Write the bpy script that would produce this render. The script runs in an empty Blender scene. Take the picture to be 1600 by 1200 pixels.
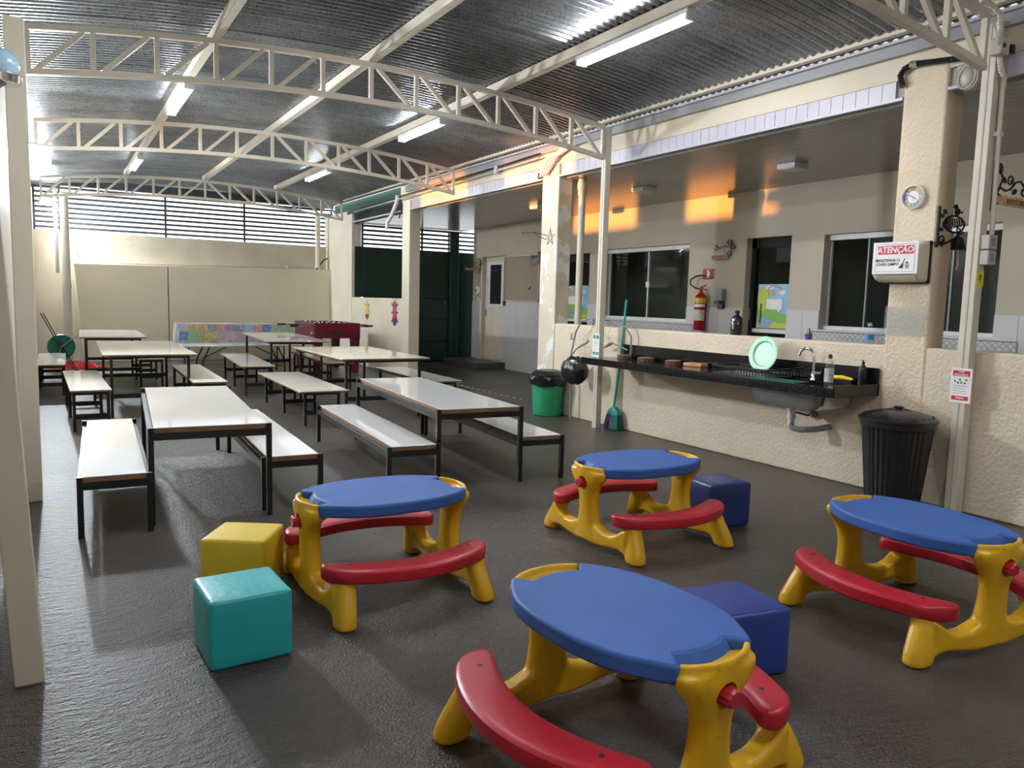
import bpy, bmesh, math, random
from mathutils import Vector, Matrix
random.seed(7)
sc = bpy.context.scene
COL = sc.collection
PI = math.pi
# ------------------------------------------------------------------ camera, world, sun, exposure
cam_d = bpy.data.cameras.new('camera'); cam = bpy.data.objects.new('camera', cam_d); COL.objects.link(cam)
cam_d.sensor_width = 36.0; cam_d.lens = 27.0; cam_d.clip_start = .02; cam_d.clip_end = 200
fw = Vector((-0.5122, -0.1047, 0.8525)); dn = Vector((-0.0263, 0.9936, 0.1062))     # world Y and world down in the lens frame
fw.normalize(); dn = (dn - fw*dn.dot(fw)).normalized(); rt = dn.cross(fw)
Rw = Matrix((rt, fw, -dn))                                                        # lens frame -> world
r_ = Rw @ Vector((1, 0, 0)); u_ = Rw @ Vector((0, -1, 0)); b_ = Rw @ Vector((0, 0, -1))
cam.matrix_world = Matrix(((r_.x, u_.x, b_.x, 0), (r_.y, u_.y, b_.y, 0), (r_.z, u_.z, b_.z, 1.3), (0, 0, 0, 1)))
sc.camera = cam
w = bpy.data.worlds.new('world'); sc.world = w; w.use_nodes = True
w.node_tree.nodes['Background'].inputs[0].default_value = (.92, .96, 1.0, 1)
w.node_tree.nodes['Background'].inputs[1].default_value = 2.0
sun_d = bpy.data.lights.new('sun', 'SUN'); sun = bpy.data.objects.new('sun', sun_d); COL.objects.link(sun)
sun_d.energy = 8.0; sun_d.color = (1.0, .36, .06); sun_d.angle = math.radians(1.2)
sun.location = (-6, 6, 4)
sun.rotation_euler = Vector((1, -.35, 0.003)).to_track_quat('-Z', 'Y').to_euler()
vs = sc.view_settings
sc.display_settings.display_device = 'sRGB'
vs.view_transform = 'Standard'; vs.look = 'None'; vs.exposure = 0.32; vs.gamma = 1.0; vs.use_curve_mapping = False
TUBE = 105.0        # emission of the fluorescent tubes
FLOOD = 130.0      # watts of the left floodlight

# ------------------------------------------------------------------ materials
MATS = {}
def mat(name, col, rough=.5, metal=0.0, var=.08, scale=6.0, bump=0.0, bscale=60.0, spec=.5, emit=0.0, stretch=None, dirt=None):
    if name in MATS: return MATS[name]
    m = bpy.data.materials.new(name); m.use_nodes = True; nt = m.node_tree; N = nt.nodes; L = nt.links
    p = N['Principled BSDF']
    p.inputs['Roughness'].default_value = rough; p.inputs['Metallic'].default_value = metal
    p.inputs['Specular IOR Level'].default_value = spec
    tc = N.new('ShaderNodeTexCoord'); src = tc.outputs['Object']
    if stretch:
        mp = N.new('ShaderNodeMapping'); mp.inputs['Scale'].default_value = stretch; L.new(src, mp.inputs[0]); src = mp.outputs[0]
    n = N.new('ShaderNodeTexNoise'); n.inputs['Scale'].default_value = scale; n.inputs['Detail'].default_value = 4; L.new(src, n.inputs['Vector'])
    r = N.new('ShaderNodeValToRGB'); e = r.color_ramp.elements
    e[0].position = .3; e[1].position = .7
    lo = [max(0, c*(1-var)) for c in col]; hi = [min(1, c*(1+var)) for c in col]
    e[0].color = (*lo, 1); e[1].color = (*hi, 1)
    L.new(n.outputs['Fac'], r.inputs[0]); out = r.outputs[0]
    if dirt:            # (colour, scale, threshold, width)
        n2 = N.new('ShaderNodeTexNoise'); n2.inputs['Scale'].default_value = dirt[1]; n2.inputs['Detail'].default_value = 6; L.new(src, n2.inputs['Vector'])
        r2 = N.new('ShaderNodeValToRGB'); r2.color_ramp.elements[0].position = dirt[2]; r2.color_ramp.elements[1].position = dirt[2]+dirt[3]
        r2.color_ramp.elements[0].color = (0, 0, 0, 1); r2.color_ramp.elements[1].color = (1, 1, 1, 1); L.new(n2.outputs['Fac'], r2.inputs[0])
        mx = N.new('ShaderNodeMix'); mx.data_type = 'RGBA'; L.new(r2.outputs[0], mx.inputs[0]); L.new(out, mx.inputs[6]); mx.inputs[7].default_value = (*dirt[0], 1); out = mx.outputs[2]
    L.new(out, p.inputs['Base Color'])
    if bump:
        b = N.new('ShaderNodeBump'); b.inputs['Strength'].default_value = bump; b.inputs['Distance'].default_value = .01
        n3 = N.new('ShaderNodeTexNoise'); n3.inputs['Scale'].default_value = bscale; n3.inputs['Detail'].default_value = 3; L.new(src, n3.inputs['Vector'])
        L.new(n3.outputs['Fac'], b.inputs['Height']); L.new(b.outputs[0], p.inputs['Normal'])
    if emit:
        p.inputs['Emission Color'].default_value = (*col, 1); p.inputs['Emission Strength'].default_value = emit
    MATS[name] = m; return m
def floor_mat():
    m = mat('painted_asphalt', (.070, .060, .054), .30, 0, .22, 1.3, 0, dirt=((.30, .28, .26), 9.0, .74, .015))
    nt = m.node_tree; N = nt.nodes; L = nt.links; p = N['Principled BSDF']; tc = [n for n in N if n.type == 'TEX_COORD'][0]
    mp = N.new('ShaderNodeMapping'); mp.inputs['Scale'].default_value = (.55, 1.5, 1); mp.inputs['Rotation'].default_value = (0, 0, .45); L.new(tc.outputs['Object'], mp.inputs[0])
    a = N.new('ShaderNodeTexNoise'); a.inputs['Scale'].default_value = 26; a.inputs['Detail'].default_value = 5; a.inputs['Roughness'].default_value = .62; L.new(mp.outputs[0], a.inputs['Vector'])
    b = N.new('ShaderNodeTexNoise'); b.inputs['Scale'].default_value = 110; b.inputs['Detail'].default_value = 2; L.new(tc.outputs['Object'], b.inputs['Vector'])
    # the paving is rough towards the left wall and worn smooth on the right
    sx = N.new('ShaderNodeSeparateXYZ'); L.new(tc.outputs['Object'], sx.inputs[0])
    mr = N.new('ShaderNodeMapRange'); mr.inputs[1].default_value = .3; mr.inputs[2].default_value = 1.6; mr.inputs[3].default_value = 1.0; mr.inputs[4].default_value = .45; L.new(sx.outputs[0], mr.inputs[0])
    ad = N.new('ShaderNodeMath'); ad.operation = 'MULTIPLY_ADD'; ad.inputs[1].default_value = .4; L.new(b.outputs[0], ad.inputs[0]); L.new(a.outputs[0], ad.inputs[2])
    bp = N.new('ShaderNodeBump'); bp.inputs['Distance'].default_value = .03; L.new(mr.outputs[0], bp.inputs['Strength']); L.new(ad.outputs[0], bp.inputs['Height']); L.new(bp.outputs[0], p.inputs['Normal'])
    return m
def cloth_mat():
    m = bpy.data.materials.new('patchwork_print'); m.use_nodes = True; nt = m.node_tree; N = nt.nodes; L = nt.links; p = N['Principled BSDF']
    p.inputs['Roughness'].default_value = .35
    tc = N.new('ShaderNodeTexCoord')
    mp = N.new('ShaderNodeMapping'); mp.inputs['Scale'].default_value = (6.2, 6.2, 6.2); mp.inputs['Location'].default_value = (.05, .3, .13); L.new(tc.outputs['Object'], mp.inputs[0])
    fl = N.new('ShaderNodeVectorMath'); fl.operation = 'FLOOR'; L.new(mp.outputs[0], fl.inputs[0])
    wn = N.new('ShaderNodeTexWhiteNoise'); wn.noise_dimensions = '3D'; L.new(fl.outputs[0], wn.inputs['Vector'])
    r = N.new('ShaderNodeValToRGB'); r.color_ramp.interpolation = 'CONSTANT'; e = r.color_ramp.elements
    cols = [(.50, .36, .38), (.12, .27, .52), (.32, .46, .62), (.50, .44, .20), (.30, .28, .38), (.56, .30, .30), (.34, .50, .32), (.52, .46, .50)]
    for i, c in enumerate(cols):
        el = e[i] if i < 2 else e.new(i/8)
        el.position = i/8; el.color = (*c, 1)
    L.new(wn.outputs['Value'], r.inputs[0])
    fr = N.new('ShaderNodeVectorMath'); fr.operation = 'FRACTION'; L.new(mp.outputs[0], fr.inputs[0])
    vo = N.new('ShaderNodeTexVoronoi'); vo.inputs['Scale'].default_value = 20; L.new(tc.outputs['Object'], vo.inputs['Vector'])
    lt = N.new('ShaderNodeMath'); lt.operation = 'LESS_THAN'; lt.inputs[1].default_value = .42; L.new(vo.outputs['Distance'], lt.inputs[0])
    ml = N.new('ShaderNodeMath'); ml.operation = 'MULTIPLY'; ml.inputs[1].default_value = .32; L.new(lt.outputs[0], ml.inputs[0])
    mx = N.new('ShaderNodeMix'); mx.data_type = 'RGBA'; L.new(ml.outputs[0], mx.inputs[0]); L.new(r.outputs[0], mx.inputs[6]); L.new(vo.outputs['Color'], mx.inputs[7])
    L.new(mx.outputs[2], p.inputs['Base Color']); return m
def glass_mat(name, tint, gloss=1.0):
    m = bpy.data.materials.new(name); m.use_nodes = True; nt = m.node_tree; N = nt.nodes; L = nt.links
    N.remove(N['Principled BSDF']); out = N['Material Output']
    t = N.new('ShaderNodeBsdfTransparent'); t.inputs[0].default_value = (*tint, 1)
    g = N.new('ShaderNodeBsdfGlossy'); g.inputs['Roughness'].default_value = .02; g.inputs[0].default_value = (gloss, gloss, gloss, 1)
    f = N.new('ShaderNodeLayerWeight'); f.inputs[0].default_value = .18
    ge = N.new('ShaderNodeNewGeometry'); iv = N.new('ShaderNodeMath'); iv.operation = 'SUBTRACT'; iv.inputs[0].default_value = 1; L.new(ge.outputs['Backfacing'], iv.inputs[1])
    fm = N.new('ShaderNodeMath'); fm.operation = 'MULTIPLY'; L.new(f.outputs['Fresnel'], fm.inputs[0]); L.new(iv.outputs[0], fm.inputs[1])
    mx = N.new('ShaderNodeMixShader'); L.new(fm.outputs[0], mx.inputs[0]); L.new(t.outputs[0], mx.inputs[1]); L.new(g.outputs[0], mx.inputs[2]); L.new(mx.outputs[0], out.inputs[0])
    return m
CREAM = (.70, .60, .46)
m_stucco = mat('cream_stucco', (.72, .615, .475), .75, 0, .05, 2.5, 1.0, 42)
m_pillar = mat('peach_stucco', (.74, .60, .455), .75, 0, .05, 2.5, 1.0, 42)
m_plaster = mat('cream_plaster', (.62, .55, .425), .6, 0, .06, 1.6, .15, 40)
m_backw = mat('back_wall_paint', (.72, .66, .50), .55, 0, .05, 1.2, .12, 30)
m_backu = mat('upper_wall_paint', (.60, .54, .43), .7, 0, .10, 2.0, .2, 30)
m_cream2 = mat('pale_cream_paint', (.74, .68, .54), .6, 0, .05, 2, .3, 40)
m_steel = mat('cream_steel_paint', (.66, .60, .50), .38, 0, .04, 3)
m_roof = mat('galvanised_roof', (.27, .285, .30), .33, .85, .2, 4, .08, 90, dirt=((.07, .07, .075), 60, .50, .25))
m_pvc = mat('pvc_ceiling', (.34, .32, .295), .19, 0, .04, 3)
m_fascia = mat('white_pvc', (.50, .475, .55), .35, 0, .03, 4)
m_floor = floor_mat()
m_ver = mat('smooth_dark_floor', (.055, .052, .052), .38, 0, .2, 2, .08, 60)
m_tile = mat('white_tile', (.66, .65, .66), .22, 0, .03, 2)
m_lam = mat('white_laminate', (.74, .73, .71), .055, 0, .03, 3)
m_lam2 = mat('ivory_laminate', (.70, .67, .59), .06, 0, .03, 3)
m_ply = mat('raw_wood_edge', (.23, .125, .065), .6, 0, .3, 14, .1, 40, stretch=(1, 1, 8))
m_black = mat('black_tube_steel', (.012, .013, .016), .32, 0, .2, 8)
m_plast = mat('black_plastic', (.011, .011, .014), .28, 0, .15, 6)
m_bag = mat('black_bin_bag', (.012, .012, .013), .16, 0, .15, 10, .9, 22)
m_blue = mat('blue_moulded_plastic', (.038, .120, .41), .52, 0, .09, 7, .12, 260, spec=.35)
m_red = mat('red_moulded_plastic', (.47, .014, .032), .36, 0, .07, 6, .08, 260)
m_yel = mat('yellow_moulded_plastic', (.76, .43, .012), .36, 0, .10, 5, .08, 260, dirt=((.38, .22, .02), 30, .68, .12))
m_teal = mat('teal_vinyl', (.028, .43, .49), .36, 0, .06, 5, .25, 24)
m_yvin = mat('yellow_vinyl', (.74, .53, .03), .5, 0, .06, 5, .2, 24)
m_navy = mat('navy_vinyl', (.014, .030, .145), .36, 0, .08, 5, .25, 24)
m_royal = mat('royal_blue_vinyl', (.024, .050, .26), .36, 0, .08, 5, .15, 24)
m_gate = mat('dark_green_metal', (.004, .028, .018), .33, 0, .15, 2)
m_slat = mat('dark_grey_slat', (.045, .048, .055), .5)
m_white = mat('white_plastic', (.78, .78, .78), .35)
m_ivory = mat('ivory_plastic', (.70, .63, .50), .32)
m_alu = mat('white_aluminium', (.74, .74, .76), .3)
m_granite = mat('black_granite', (.006, .006, .0065), .12, 0, .3, 30, 0, dirt=((.10, .11, .12), 150, .62, .05))
m_chrome = mat('chrome', (.75, .75, .76), .1, 1)
m_stainless = mat('stainless', (.45, .44, .42), .24, 1)
m_dark = mat('dark_cavity', (.012, .012, .012), .8)
m_wood = mat('log_slice_wood', (.30, .17, .09), .6, 0, .3, 9, .2, 30)
m_bark = mat('bark', (.09, .05, .03), .8, 0, .5, 40, .6, 60)
m_green = mat('green_bin_plastic', (.02, .30, .13), .4)
m_mint = mat('mint_plastic', (.36, .68, .47), .35)
m_jade = mat('teal_handle', (.01, .34, .27), .35)
m_purple = mat('purple_bristle', (.10, .02, .14), .7, 0, .5, 60, .5, 120)
m_gbr = mat('green_bristle', (.01, .13, .12), .7, 0, .5, 60, .5, 120)
m_rsign = mat('red_print', (.62, .012, .045), .35)
m_wsign = mat('white_print', (.86, .83, .83), .4)
m_ink = mat('black_ink', (.015, .015, .015), .5)
m_grey = mat('grey_plastic', (.28, .28, .29), .4)
m_conduit = mat('grey_conduit', (.50, .47, .42), .45)
m_extred = mat('extinguisher_red', (.42, .01, .02), .22)
m_maroon = mat('maroon_lacquer', (.13, .006, .02), .25)
m_iron = mat('wrought_iron', (.012, .010, .009), .5)
m_gprint = mat('green_print', (.02, .22, .11), .4)
m_yprint = mat('yellow_print', (.75, .60, .03), .4)
m_plank = mat('carved_pine', (.62, .42, .20), .55, 0, .2, 12)
m_tube = mat('lit_tube', (.93, .97, 1.0), .3, 0, .0, 3, emit=TUBE)
m_flood = mat('lit_led_panel', (.85, .93, 1.0), .3, 0, .0, 3, emit=38)
m_grout = mat('tile_grout', (.35, .34, .34), .8)
m_lilac = mat('lilac_wash', (.60, .58, .62), .6)
m_awn = mat('green_awning', (.02, .085, .06), .6)
m_pot = mat('purple_pot', (.10, .05, .32), .4)
m_plant = mat('plant_green', (.12, .30, .06), .6)
m_rope = mat('cream_rope', (.60, .52, .40), .8)
m_rhose = mat('red_hose', (.62, .015, .03), .3)
m_cloth = cloth_mat()
m_glass = glass_mat('window_glass', (.74, .79, .78), 1.0)
m_clear = glass_mat('clear_plastic', (.97, .98, .98), .9)
_nt = m_clear.node_tree; _o = _nt.nodes['Material Output']; _s = _o.inputs[0].links[0].from_socket
_p = _nt.nodes.new('ShaderNodeBsdfPrincipled'); _p.inputs['Base Color'].default_value = (.72, .74, .76, 1); _p.inputs['Roughness'].default_value = .12
_m = _nt.nodes.new('ShaderNodeMixShader'); _m.inputs[0].default_value = .09; _nt.links.new(_s, _m.inputs[1]); _nt.links.new(_p.outputs[0], _m.inputs[2]); _nt.links.new(_m.outputs[0], _o.inputs[0])

# ------------------------------------------------------------------ mesh builder
class MB:
    def __init__(s): s.v = []; s.f = []; s.m = []; s.cur = 0
    def mi(s, i): s.cur = i; return s
    def _a(s, vs, fs):
        o = len(s.v); s.v += [tuple(x) for x in vs]
        for f in fs: s.f.append(tuple(i+o for i in f)); s.m.append(s.cur)
        return s
    def bb(s, x0, x1, y0, y1, z0, z1, M=None):
        vs = [Vector((x, y, z)) for z in (z0, z1) for y in (y0, y1) for x in (x0, x1)]
        if M is not None: vs = [M @ v for v in vs]
        return s._a(vs, [(0, 2, 3, 1), (4, 5, 7, 6), (0, 1, 5, 4), (2, 6, 7, 3), (0, 4, 6, 2), (1, 3, 7, 5)])
    def box(s, c, d, rz=0):
        M = Matrix.Translation(c) @ Matrix.Rotation(rz, 4, 'Z')
        return s.bb(-d[0]/2, d[0]/2, -d[1]/2, d[1]/2, -d[2]/2, d[2]/2, M)
    def bar(s, p0, p1, a, b, up=(0, 0, 1)):            # rectangular bar between two points
        p0 = Vector(p0); p1 = Vector(p1); d = (p1-p0); l = d.length; d.normalize(); up = Vector(up)
        if abs(d.dot(up)) > .98: up = Vector((0, 1, 0))
        x = d.cross(up).normalized(); y = x.cross(d)
        M = Matrix(((x.x, d.x, y.x, p0.x), (x.y, d.y, y.y, p0.y), (x.z, d.z, y.z, p0.z), (0, 0, 0, 1)))
        return s.bb(-a/2, a/2, 0, l, -b/2, b/2, M)
    def loft(s, rings, cap=True):
        n = len(rings[0]); vs = [p for r in rings for p in r]; fs = []
        for i in range(len(rings)-1):
            for j in range(n):
                k = (j+1) % n; fs.append((i*n+j, i*n+k, (i+1)*n+k, (i+1)*n+j))
        if cap: fs.append(tuple(reversed(range(n)))); fs.append(tuple(range((len(rings)-1)*n, len(rings)*n)))
        return s._a(vs, fs)
    def tube(s, pts, r, n=8, cap=True):
        pts = [Vector(p) for p in pts]; rings = []; ref = None
        for i, p in enumerate(pts):
            d = (pts[min(i+1, len(pts)-1)] - pts[max(i-1, 0)]).normalized()
            if ref is None:
                ref = Vector((0, 0, 1)) if abs(d.z) < .9 else Vector((1, 0, 0))
            x = d.cross(ref).normalized(); y = x.cross(d).normalized(); ref = y if abs(d.dot(y)) < .9 else ref
            rr = r[i] if isinstance(r, (list, tuple)) else r
            rings.append([p + x*(rr*math.cos(-2*PI*j/n)) + y*(rr*math.sin(-2*PI*j/n)) for j in range(n)])
        return s.loft(rings, cap)
    def lathe(s, prof, n=20, c=(0, 0, 0), M=None, rib=0.0, nr=0):
        rings = []
        for r, z in prof:
            ring = []
            for j in range(n):
                a = 2*PI*j/n; rr = r*(1 + (rib if (nr and j % nr == 0) else 0))
                v = Vector((rr*math.cos(a), rr*math.sin(a), z))
                ring.append((M @ v) if M is not None else v + Vector(c))
            rings.append(ring)
        return s.loft(rings)
    def prism(s, pts, z0, z1, M=None):
        vs = [Vector((x, y, z)) for z in (z0, z1) for x, y in pts]; n = len(pts)
        if M is not None: vs = [M @ v for v in vs]
        fs = [(i, (i+1) % n, n+(i+1) % n, n+i) for i in range(n)]
        fs += [tuple(reversed(range(n))), tuple(range(n, 2*n))]
        return s._a(vs, fs)
    def ball(s, c, r, n=10, k=6, sq=(1, 1, 1)):
        c = Vector(c); rings = []
        for i in range(k+1):
            t = -PI/2 + PI*(i+.02)/(k+.04); rings.append([c + Vector((sq[0]*r*math.cos(t)*math.cos(2*PI*j/n), sq[1]*r*math.cos(t)*math.sin(2*PI*j/n), sq[2]*r*math.sin(t))) for j in range(n)])
        return s.loft(rings)
    def mesh(s, name, mats):
        me = bpy.data.meshes.new(name); me.from_pydata(s.v, [], s.f)
        for m in (mats if isinstance(mats, (list, tuple)) else [mats]): me.materials.append(m)
        me.polygons.foreach_set('material_index', s.m)
        bm = bmesh.new(); bm.from_mesh(me); bmesh.ops.recalc_face_normals(bm, faces=bm.faces); bm.to_mesh(me); bm.free()
        return me
    def build(s, name, mats, parent=None, smooth=False, bevel=0, seg=2, loc=None, rz=0):
        return put(name, s.mesh(name, mats), parent, smooth, bevel, seg, loc, rz)
def put(name, me, parent=None, smooth=False, bevel=0, seg=2, loc=None, rz=0):
    if smooth:
        me.polygons.foreach_set('use_smooth', [True]*len(me.polygons)); me.set_sharp_from_angle(angle=math.radians(38))
    o = bpy.data.objects.new(name, me); COL.objects.link(o)
    if parent: o.parent = parent
    if loc is not None: o.location = loc
    if rz: o.rotation_euler = (0, 0, rz)
    if bevel:
        b = o.modifiers.new('bevel', 'BEVEL'); b.width = bevel; b.segments = seg; b.limit_method = 'ANGLE'; b.angle_limit = math.radians(35)
    return o
def baked(o):                                          # apply the modifiers of o and return the finished mesh
    dg = bpy.context.evaluated_depsgraph_get(); me = bpy.data.meshes.new_from_object(o.evaluated_get(dg)); bpy.data.objects.remove(o); return me
def tag(o, label=None, cat=None, group=None, kind=None):
    if label: o['label'] = label
    if cat: o['category'] = cat
    if group: o['group'] = group
    if kind: o['kind'] = kind
    return o
def thing(name, label, cat, loc=(0, 0, 0), rz=0, group=None):
    o = bpy.data.objects.new(name, None); COL.objects.link(o); o.empty_display_size = .05
    o.location = loc; o.rotation_euler = (0, 0, rz); return tag(o, label, cat, group)
def struct(name, mb, mats, parent=None, **k):
    o = mb.build(name, mats, parent, **k)
    if parent is None: o['kind'] = 'structure'
    return o
def clone(root, loc, rz, label, group=None):
    r = root.copy(); COL.objects.link(r); r.location = loc; r.rotation_euler = (0, 0, rz); r['label'] = label
    if group: r['group'] = group
    for ch in list(root.children):
        c = ch.copy(); COL.objects.link(c); c.parent = r
        for g in list(ch.children):
            d = g.copy(); COL.objects.link(d); d.parent = c
    return r
def text_mesh(body, size, name='lettering', m=None, bold=0.0, extrude=.0008, shear=0):
    cu = bpy.data.curves.new('t', 'FONT'); cu.body = body; cu.size = size; cu.align_x = 'CENTER'; cu.align_y = 'CENTER'; cu.extrude = extrude; cu.offset = bold; cu.resolution_u = 2; cu.shear = shear
    o = bpy.data.objects.new('t', cu); me = bpy.data.meshes.new_from_object(o); bpy.data.objects.remove(o); bpy.data.curves.remove(cu)
    me.name = name; me.materials.clear(); me.materials.append(m or m_ink); return me
def on_left_face(o):                                   # turn a flat XY design so that it stands on a face looking to -X
    o.rotation_euler = (PI/2, 0, -PI/2); return o
def on_front_face(o):
    o.rotation_euler = (PI/2, 0, 0); return o

# ------------------------------------------------------------------ setting: floor, walls, veranda
struct('floor', MB().bb(-4, 5.4, -3.2, 17, -.1, 0).bb(5.4, 9.6, -3.2, 17, -.1, -.002), m_floor)
struct('floor_veranda', MB().bb(5.4, 7.5, 7.9, 14.6, -.002, .004), m_ver)
# left wall: low where the evening sun comes over it, upper blocks added to mask the sun elsewhere
wl = MB().bb(-.45, -.24, -3.2, 16.6, 0, 2.45)
for a, c in ((-3.2, 9.15), (10.75, 11.75), (13.4, 16.6)): wl.bb(-.45, -.245, a, c, 2.45, 3.05).bb(-.45, -.36, a, c, 3.05, 3.3)
struct('wall_left', wl, m_plaster)
struct('wall_sun_block', MB().bb(-3.4, -2.6, 16.9, 20.5, 0, 4.2), m_plaster)      # unseen block added to keep low sun out of the slat screen
struct('wall_front', MB().bb(-.45, 9.6, -3.3, -3.1, 0, 3.4), m_plaster)
# back wall: two plastered panels in front of a taller, darker wall
wb = MB().bb(-.45, 5.3, 16.42, 16.6, 0, 2.37)
wb = struct('wall_back', wb, m_backu)
MB().prism([(.50, 0), (1.93, 0), (1.93, 1.81), (.37, 1.785)], 16.1, 16.42, Matrix(((1, 0, 0, 0), (0, 0, 1, 0), (0, 1, 0, 0), (0, 0, 0, 1)))).build('plaster_panel', m_backw, wb, bevel=.006)
MB().prism([(1.945, 0), (5.108, 0), (5.108, 1.87), (1.945, 1.812)], 16.1, 16.42, Matrix(((1, 0, 0, 0), (0, 0, 1, 0), (0, 1, 0, 0), (0, 0, 0, 1)))).build('plaster_panel', m_backw, wb, bevel=.006)
MB().tube([(.42, 16.2, 2.0), (.47, 16.18, 1.85), (.56, 16.16, 1.815), (1.9, 16.16, 1.835), (4.2, 16.16, 1.882)], .016).build('ledge_conduit', m_conduit, wb)
MB().bb(4.2, 4.75, 16.11, 16.2, 1.86, 1.92).build('ledge_trunking', m_conduit, wb)
# divider between court and veranda: low stucco walls and columns
dv = struct('wall_divider', MB().bb(5.108, 5.25, -3.1, 7.56, 0, 1.062), m_stucco, bevel=.012)
struct('wall_divider_back', MB().bb(5.108, 5.25, 12.21, 14.75, 0, 1.31), m_cream2, bevel=.012)
struct('wall_corner', MB().bb(5.108, 5.26, 15.06, 16.5, 0, 3.0), m_cream2)
for i, (y0, y1, zt) in enumerate(((3.036, 3.346, 2.93), (7.56, 7.91, 2.93), (11.9, 12.21, 2.93), (14.75, 15.06, 2.93))):
    struct('column', MB().bb(5.100, 5.30, y0, y1, 0, zt), (m_pillar, mat('flaking_cream', (.66, .58, .45), .6, 0, .05, 3, .5, 30, dirt=((.80, .79, .76), 5, .52, .06)), m_cream2, m_cream2)[i], bevel=.015)
struct('column', MB().bb(5.100, 5.30, -1.4, -1.1, 0, 2.93), m_pillar)
struct('trim_beam', MB().bb(5.108, 5.28, -3.1, 12.3, 2.90, 3.34), m_plaster)
gut = struct('trim_gutter', MB().bb(5.06, 5.105, -3.1, 12.0, 3.055, 3.13), m_grey)
MB().bb(5.03, 5.10, -3.1, 12.0, 3.132, 3.15).build('flashing', m_fascia, gut)
MB().tube([(5.0, -3, 3.17), (5.0, 12, 3.17)], .018).build('black_pipe', m_plast, gut)
# fascia strips
fa = struct('trim_fascia', MB().bb(5.125, 5.14, -3.1, 12.2, 2.765, 2.895), m_grout)
strip_me = MB().bb(5.108, 5.126, .0015, .1035, 2.775, 2.897).mesh('fascia_strip', m_fascia)
y = -1.0
while y < 12.1:
    if not any(a-.11 < y < b+.01 for a, b in ((3.036, 3.346), (7.56, 7.91), (11.9, 12.21))):
        o = put('fascia_strip', strip_me, fa); o.location.y = y
    y += .105
for a, c in ((-1.0, 3.034), (3.348, 7.558), (7.912, 11.898)): MB().bb(5.096, 5.13, a, c, 2.757, 2.777).build('fascia_rail', m_fascia, fa)
# veranda ceiling of planks
ce = struct('ceiling_veranda', MB().bb(5.25, 7.6, -3.1, 16.5, 2.79, 2.85), m_dark)
pl_me = MB().bb(.0, .091, -3.0, 16.4, 2.745, 2.79).mesh('ceiling_plank', m_pvc)
for i in range(24):
    o = put('ceiling_plank', pl_me, ce); o.location.x = 5.19 + i*.0965
# facade with openings
FX0, FX1 = 7.5, 7.68
OPEN = [(3.84, 5.74, 1.08, 2.145), (6.19, 6.87, 0, 2.165), (7.88, 9.78, 1.08, 2.155), (10.15, 11.25, 0, 2.12), (12.86, 13.76, 0.16, 2.18)]
m_facade = mat('shaded_facade_paint', (.54, .48, .375), .6, 0, .06, 1.6, .15, 40)  # cream plaster darkened: shade under the veranda ceiling is put into this colour
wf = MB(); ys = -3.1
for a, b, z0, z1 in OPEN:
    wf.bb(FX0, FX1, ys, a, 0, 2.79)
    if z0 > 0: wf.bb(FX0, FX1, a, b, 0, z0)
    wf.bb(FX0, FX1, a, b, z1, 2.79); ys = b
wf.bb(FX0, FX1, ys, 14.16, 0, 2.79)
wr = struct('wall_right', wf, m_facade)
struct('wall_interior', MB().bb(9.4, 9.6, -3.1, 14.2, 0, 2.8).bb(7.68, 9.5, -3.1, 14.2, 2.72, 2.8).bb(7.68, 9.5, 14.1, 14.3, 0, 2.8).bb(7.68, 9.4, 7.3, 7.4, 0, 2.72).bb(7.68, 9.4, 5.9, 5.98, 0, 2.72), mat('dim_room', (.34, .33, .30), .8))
# tile dado
def tiles(y0, y1, rows):
    n = max(1, round((y1-y0)/.22)); wdt = (y1-y0)/n
    me = MB().bb(7.488, 7.5, .002, wdt-.002, .002, .431).mesh('tile', m_tile)
    for i in range(n):
        for r in rows:
            o = put('tile', me, wr); o.location = (0, y0+i*wdt, r*.433)
tiles(3.2, 3.84, (2,)); tiles(5.74, 6.19, (2,)); tiles(6.87, 7.88, (2,)); tiles(9.78, 10.15, (1, 2)); tiles(11.25, 12.86, (0, 1, 2)); tiles(13.76, 14.16, (0, 1, 2))
MB().bb(7.486, 7.5, 3.84, 5.74, .866, 1.08).build('sill_tile', m_tile, wr); MB().bb(7.486, 7.5, 7.88, 9.78, .866, 1.08).build('sill_tile', m_tile, wr)

# windows of four / two sliding panes
def window(n, y0, y1, z0, z1, panes):
    f = MB().bb(7.57, 7.66, y0, y1, z1-.062, z1).bb(7.57, 7.66, y0, y1, z0, z0+.045)
    f.bb(7.62, 7.66, y0, y0+.012, z0, z1).bb(7.62, 7.66, y1-.012, y1, z0, z1)
    wn_ = struct('window_%d' % n, f, m_alu, bevel=.004)
    MB().bb(7.49, 7.57, y0-.02, y1+.02, z0-.03, z0-.004).build('window_track', m_ink, wn_)
    k = (y1-y0-.06)/panes
    for i in range(panes):
        a = y0+.03+i*k
        MB().bb(7.615+.012*(i % 2), 7.621+.012*(i % 2), a, a+k, z0+.045, z1-.062).build('pane', m_glass, wn_)
        if i: MB().bb(7.60, 7.64, a-.008, a+.008, z0+.045, z1-.062).build('mullion', m_alu if panes == 2 else m_grey, wn_)
    if panes == 2:
        MB().bb(7.592, 7.625, (y0+y1)/2-.032, (y0+y1)/2+.032, (z0+z1)/2-.05, (z0+z1)/2+.03).build('latch', m_white, wn_)
    return wn_
window(1, 7.88, 9.78, 1.08, 2.155, 2); window(2, 3.84, 5.74, 1.08, 2.145, 4)
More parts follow.
